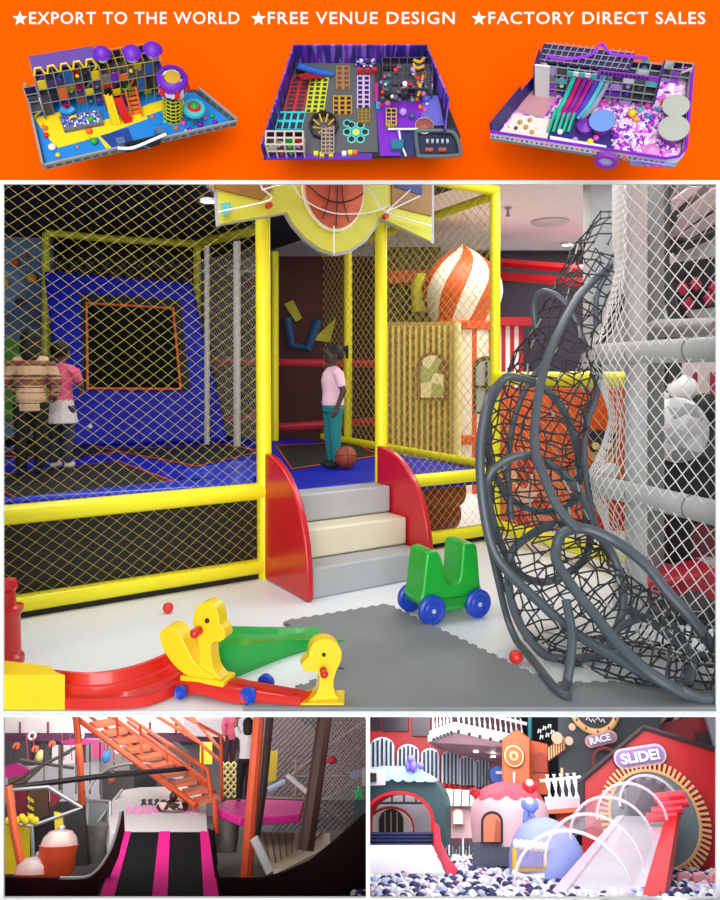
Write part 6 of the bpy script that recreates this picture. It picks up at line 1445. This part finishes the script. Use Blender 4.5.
# white slide at the gate
t = thing('white_slide', 'wide white slide with red side rail below the green gate', 'slide', P(410, 872, 5.6))
MB().prism([P(350, 845, 6.2), P(432, 845, 6.2), P(445, 873, 5.4), P(350, 873, 5.4)], Z1*-.03).build('slide_bed', W3, t, smooth=0)
poly('red_side', [(434, 822, 6.3), (439, 826, 6.2), (441, 842, 6.1), (448, 858, 5.8), (458, 870, 5.5), (455, 875, 5.4), (446, 873, 5.4), (434, 848, 6.1)], 6, .03, mat((216, 50, 76), .4), t)
# pale mid facade
t = thing('pale_facade', 'pale pink facade with white roof panels and a small arched window', 'facade', P(460, 838, 7.6))
poly('wall_board', [(438, 792), (482, 796), (482, 838), (438, 838)], 7.6, .1, mat((214, 176, 180), .5, var=.08), t)
poly('roof_board', [(438, 788), (490, 792), (490, 806), (438, 806)], 7.5, .08, W3, t)
for u in (446, 454, 462, 470): MB().tube([P(u, 789, 7.45), P(u-1, 806, 7.45)], .006, 6).build('roof_seam', mat((90, 90, 110), .5), t)
archp = lambda cx, v1, w_, h_, y, m1, m2: (poly('arched_window', archpx(cx, v1, w_, h_), y, .03, m1, t), poly('pane', archpx(cx, v1-1, w_-3, h_-2.4), y-.03, .02, m2, t))
archp(458, 825, 12, 17, 7.55, mat((220, 160, 120), .5), mat((226, 226, 236), .3)); archp(443, 824, 5, 14, 7.55, mat((220, 180, 60), .5), mat((240, 220, 120), .3))
t = thing('slat_fence', 'dark grey vertical slat fence below the pale facade', 'fence', P(458, 856, 7.2))
for k_ in range(11): poly('slat', [(440+k_*3.3, 839), (442.4+k_*3.3, 839), (442.4+k_*3.3, 856), (440+k_*3.3, 856)], 7.2, .02, mat((64, 74, 78), .5), t)
for u in (449, 463): MB().tube([P(u, 856, 7.15), P(u, 838, 7.15)], .009, 6).build('fence_post', W3, t)
# pink dome house
def dome(nm, lab, cu, rpx, vb, vt, y, m, straight=.5):
    global t
    s_ = y/FPX*.87; c = P(cu, vb, y); r = rpx*s_; zt2 = P(cu, vt, y).z-c.z; hs = zt2*straight; prof = [(r, 0), (r*1.01, hs*.6)]+[(r*math.cos(PI/2*i/10), hs+(zt2-hs)*math.sin(PI/2*i/10)) for i in range(11)]
    t = thing(nm, lab, 'playhouse', c); MB().lathe([(max(.001, a_), b_) for a_, b_ in prof], c, n=36).build('dome_shell', m, t); return c, r, s_, zt2, hs
c, r, s_, zt2, hs = dome('pink_dome_house', 'pale pink domed playhouse with red pink scalloped cap and black framed arch', 512, 37, 845, 783, 6.3, mat((232, 192, 200), .45, var=.04), .5)
mb = MB(); k = 40; rows = []
for i in range(9):
    row = []
    for j in range(k):
        q = 2*PI*j/k; e0 = PI/2*(.40+ .0) - .16*abs(math.sin(q*6))*1.2; el = e0+(PI/2-e0)*i/8; row.append(c+V((math.cos(q)*math.cos(el)*r*1.03, math.sin(q)*math.cos(el)*r*1.03, hs+(zt2-hs)*math.sin(el)*1.04)))
    row.append(row[0]); rows.append(row)
for a_, b_ in zip(rows, rows[1:]): loft(mb, a_, b_)
mb.build('scalloped_cap', mat((226, 76, 98), .45, var=.15, scale=3), t, smooth=60)
poly('window_frame', archpx(492, 843, 22, 32), 6.3-r*1.03, .06, BK2, t); poly('window_opening', archpx(492, 842, 17, 28), 6.3-r*1.03-.02, .03, mat((232, 128, 90), .5), t); poly('window_shade', [(494, 842), (500, 842), (500, 822), (496, 818)], 6.3-r*1.03-.03, .01, mat((190, 90, 70), .5), t)
mb = MB()
for k_ in range(18): mb.tube([P(474+k_*2.3, 866, 6.3-r*.95), P(474+k_*2.3, 842, 6.3-r*.95)], .011, 6)
mb.build('corrugated_base', mat((96, 102, 116), .5), t)
for nm, lab, u, v, cb_, ch_ in (('toy_bird', 'small red toy bird with white face on the pink dome', 530, 787, (214, 24, 36), (240, 240, 240)), ('toy_animal', 'small blue white toy animal on the blue dome', 530, 806, (120, 140, 220), (230, 236, 246)), ('toy_bird', 'small red toy bird at the side edge of the pink cap', 475, 793, (206, 30, 44), (206, 30, 44))):
    cc_ = P(u, v, 5.75 if u > 500 else 6.1); tt = thing(nm, lab, 'figure', cc_); k_ = .8 if v < 800 else .9
    if u < 500: k_ = .6
    mb = MB(); mb.ell(cc_, .05*k_, .045*k_, .05*k_, nu=16, nv=10); mb.ell(cc_+V((-.045, 0, .01))*k_, .02*k_, .02*k_, .035*k_, nu=10, nv=6); mb.ell(cc_+V((.045, 0, .01))*k_, .02*k_, .02*k_, .035*k_, nu=10, nv=6)
    if v > 800: mb.tube([cc_-Z1*.03, cc_-Z1*.1+X1*.02], .02, 8); mb.tube([cc_-Z1*.03-X1*.03, cc_-Z1*.1-X1*.04], .02, 8)
    mb.build('toy_body', mat(cb_, .5), tt); MB().ell(cc_+V((0, -.03*k_, .03*k_)), .032*k_, .03*k_, .028*k_, nu=12, nv=8).build('toy_head', mat(ch_, .5), tt)
# blue dome house
c, r, s_, zt2, hs = dome('blue_dome_house', 'periwinkle blue domed playhouse with yellow framed screen', 549, 35, 882, 817, 5.5, mat((158, 172, 240), .45, var=.04), .25)
yf = 5.5-r*1.0
poly('yellow_frame', [(512, 870), (512, 848), (515, 845), (545, 849), (548, 852), (548, 869), (545, 872), (515, 872)], yf, .04, mat((242, 192, 50), .4), t, bevel=.01)
poly('screen', [(517, 866), (517, 850), (543, 853), (543, 867)], yf-.02, .02, mat((130, 130, 200), .3), t)
mb = MB()
for k_ in range(7): mb.ell(P(516+k_*5, 844+k_*.6, yf), .02, .015, .028, nu=10, nv=6)
mb.build('white_scallops', W3, t)
mb = MB(); mb.tube(smoothcurve([P(512, 873, yf), P(525, 878, yf), P(545, 877, yf)], 4), .02, 8); mb.build('white_sill', W3, t)
# pink block fence
for k_, (u, w_) in enumerate(((668, 14), (684, 15), (700, 15), (716, 14))):
    poly('pink_block', [(u-w_/2+1, 887), (u-w_/2+1, 876), (u-w_/2+3, 873), (u+w_/2-3, 873), (u+w_/2-1, 876), (u+w_/2-1, 887)], 5.3, .08, mat((226, 150, 160), .5), bevel=.01,
         label='rounded pink block of the low fence under the red house, ' + ('nearest to the slide', 'second from the slide', 'third from the slide', 'farthest from the slide')[k_], cat='block')
# ball pit
rr_ = random.Random(77); cols = [mat((226, 226, 238), .4, var=0), mat((28, 38, 90), .4, var=0), mat((236, 200, 216), .4, var=0), mat((180, 190, 232), .4, var=0), mat((244, 244, 250), .4, var=0)]
rb_ = .0235; spots = []
y = 4.05
inv3 = FR.inverted(); row = 0
while y < 8.6:
    xw0 = P(355, 850, y).x; xw1 = P(735, 850, y).x; x = xw0+(row % 2)*rb_
    while x < xw1:
        spots.append((x+rr_.uniform(-.007, .007), y+rr_.uniform(-.007, .007), FZ3+rr_.uniform(-.012, .022))); x += 2.02*rb_
    y += 1.76*rb_; row += 1
def seen(p):
    w = FR @ V(p)-CAM; u = CU+w.x/w.y*FPX; v = CV-w.z/w.y*FPX; return u, v
vis = []
for sp in spots:
    u, v = seen(sp); ok = 370 < u < 716 and 846 < v < 899
    hidden = (u < 452 and v < 872 and u < 430+(v-845)) or (541+ (903-v)*1.0 < u < 664 and v < 903) or (505 < u < 590 and v < 882) or (u > 655 and v < 886) or (470 < u < 515 and v < 866)
    vis.append(ok and not hidden)
near = [sp for sp, q in zip(spots, vis) if q]; far = [sp for sp, q in zip(spots, vis) if not q]
near.sort(key=lambda sp: sp[1]); indiv, rest = near[:300], near[300:]+[sp for sp in far if seen(sp)[1] > 846]
protos = []
for k_, m_ in enumerate(cols):
    sp = indiv[k_]; o = MB().ell(sp, rb_, nu=12, nv=8).build('pit_ball', m_, label=('white', 'navy blue', 'pale pink', 'pale lilac', 'white')[k_]+' plastic ball lying among the nearest balls of the ball pit', cat='ball', group='balls in the ball pit', base=V(sp)-Z1*rb_)
    protos.append(o)
for sp in indiv[5:]:
    k_ = rr_.choices(range(5), (34, 30, 10, 8, 18))[0]; o = protos[k_].copy(); COL.objects.link(o); o.matrix_world = FR @ Matrix.Translation(V(sp)-Z1*rb_)
mb = MB()
for sp in rest: mb.ell(sp, rb_, nu=7, nv=5, mi=rr_.choices(range(5), (34, 30, 10, 8, 18))[0])
mb.build('pit_balls', cols, label='mass of white, navy, pink and lilac balls filling the ball pit', cat='balls', kind='stuff')
setfr()
# partition between the two showcases and side walls, under the hall floor
def side(nm, u, m, th):
    d0 = ray(u, 450); o0 = V((d0.x*3.215, 3.215, 0)); o1 = V((d0.x*9.5, 9.5, 0)); s_ = V((th, 0, 0))
    MB().prism([o0-Z*.95, o1-Z*4.6, o1-Z*.9, o0-Z*.03], s_).build(nm, m, kind='structure', smooth=0)
side('wall_partition', 367.6, mat((90, 84, 88), .8), .008)
# added area lights, hidden from view, that brighten the two showcases
def plight(uv, y, fr, power, size, col=(1, 1, 1), tuv=None):
    setfr(fr); p = P(*uv, y); q = P(*(tuv or (uv[0], uv[1]+60)), y+.6); a_ = FR @ p; b_ = FR @ q; setfr()
    l = bpy.data.lights.new('showcase_fill', 'AREA'); l.energy = power; l.size = size; l.color = col
    o = bpy.data.objects.new('showcase_fill', l); COL.objects.link(o); o.location = a_; o.rotation_euler = (b_-a_).to_track_quat('-Z', 'Y').to_euler()
plight((185, 690), 6.8, FL2, 20, 1.6, (1, .97, .95), (185, 840)); plight((120, 700), 8.6, FL2, 30, 2.0, (1, .97, .96), (120, 770)); plight((290, 700), 8.0, FL2, 16, 1.2, (1, .97, .96), (300, 790)); plight((100, 700), 4.9, FL2, 15, 1.2, (1, .97, .95), (100, 800))
plight((544, 690), 6.2, FL3, 22, 2.0, (.98, .98, 1), (544, 860)); plight((440, 690), 6.6, FL3, 34, 1.4, (1, .97, .96), (430, 770)); plight((560, 690), 4.7, FL3, 14, 1.4, (.98, .98, 1), (560, 780)); plight((400, 690), 4.7, FL3, 8, .8, (1, .98, 1), (400, 850))
plight((455, 912), 4.3, FL3, 7, .7, (1, .96, .97), (440, 740)); plight((600, 912), 4.3, FL3, 4, .7, (1, .97, .98), (600, 740)); plight((405, 696), 8.0, FL3, 16, .8, (1, .98, .98), (420, 775))  # added unseen footlights and a wall washer for balcony and windows
# =================================================================== lights and camera
setfr()
def area(name, loc, target, size, power, col=(1, 1, 1), sy=None):
    l = bpy.data.lights.new(name, 'AREA'); l.energy = power; l.size = size; l.color = col
    if sy: l.shape = 'RECTANGLE'; l.size_y = sy
    o = bpy.data.objects.new(name, l); COL.objects.link(o); o.location = loc
    o.rotation_euler = (V(target)-V(loc)).to_track_quat('-Z', 'Y').to_euler(); return o
area('front_fill', (0, -5.5, 3.2), (0, 3.2, 1.8), 7, 520)  # added area light behind the camera to brighten banner and borders
area('front_fill', (0, -5.5, .6), (0, 3.2, 1.2), 6, 400)  # added lower fill, lifts the shadows under the models
area('ceiling_fill', (1.8, 5.0, 3.36), (1.8, 5.0, 0), 1.8, 70, (.95, .98, 1), 2.4)  # added area lights under the ceiling to light the hall, no fixtures
area('ceiling_fill', (-1.6, 4.4, 3.36), (-1.6, 4.4, 0), 1.8, 60, (.95, .98, 1), 1.6)
area('ceiling_fill', (-2.2, 7.2, 3.36), (-2.2, 7.6, 0), 1.6, 30, (.92, .96, 1), 1.2)
area('ceiling_fill', (1.6, 8.2, 3.36), (1.6, 8.2, 0), 1.4, 60, (1, .95, .86), 1.4)
area('ceiling_fill', (3.6, 9.6, 3.4), (3.6, 9.6, 0), 1.4, 130, (1, .95, .95), 1.4)
area('ceiling_fill', (2.8, 6.2, 3.4), (2.6, 6.2, 0), .8, 20, (1, .98, .96), .8)
w = bpy.data.worlds.new('World'); bpy.context.scene.world = w; w.use_nodes = True
w.node_tree.nodes['Background'].inputs[0].default_value = (1, 1, 1, 1); w.node_tree.nodes['Background'].inputs[1].default_value = .35
cam = bpy.data.cameras.new('camera'); co = bpy.data.objects.new('camera', cam); COL.objects.link(co)
co.location = CAM; co.rotation_euler = (PI/2, 0, 0)
cam.sensor_fit = 'VERTICAL'; cam.sensor_height = 36; cam.sensor_width = 28.8; cam.lens = 36*FPX/900; cam.shift_y = -(450-CV)/900
cam.clip_start = .05; cam.clip_end = 100
sc = bpy.context.scene; sc.camera = co
sc.view_settings.view_transform = 'Standard'; sc.view_settings.look = 'None'; sc.view_settings.exposure = 0; sc.view_settings.gamma = 1
sc.view_settings.use_curve_mapping = False
sc.cycles.use_denoising = True
sc.cycles.max_bounces = 8; sc.cycles.transparent_max_bounces = 16
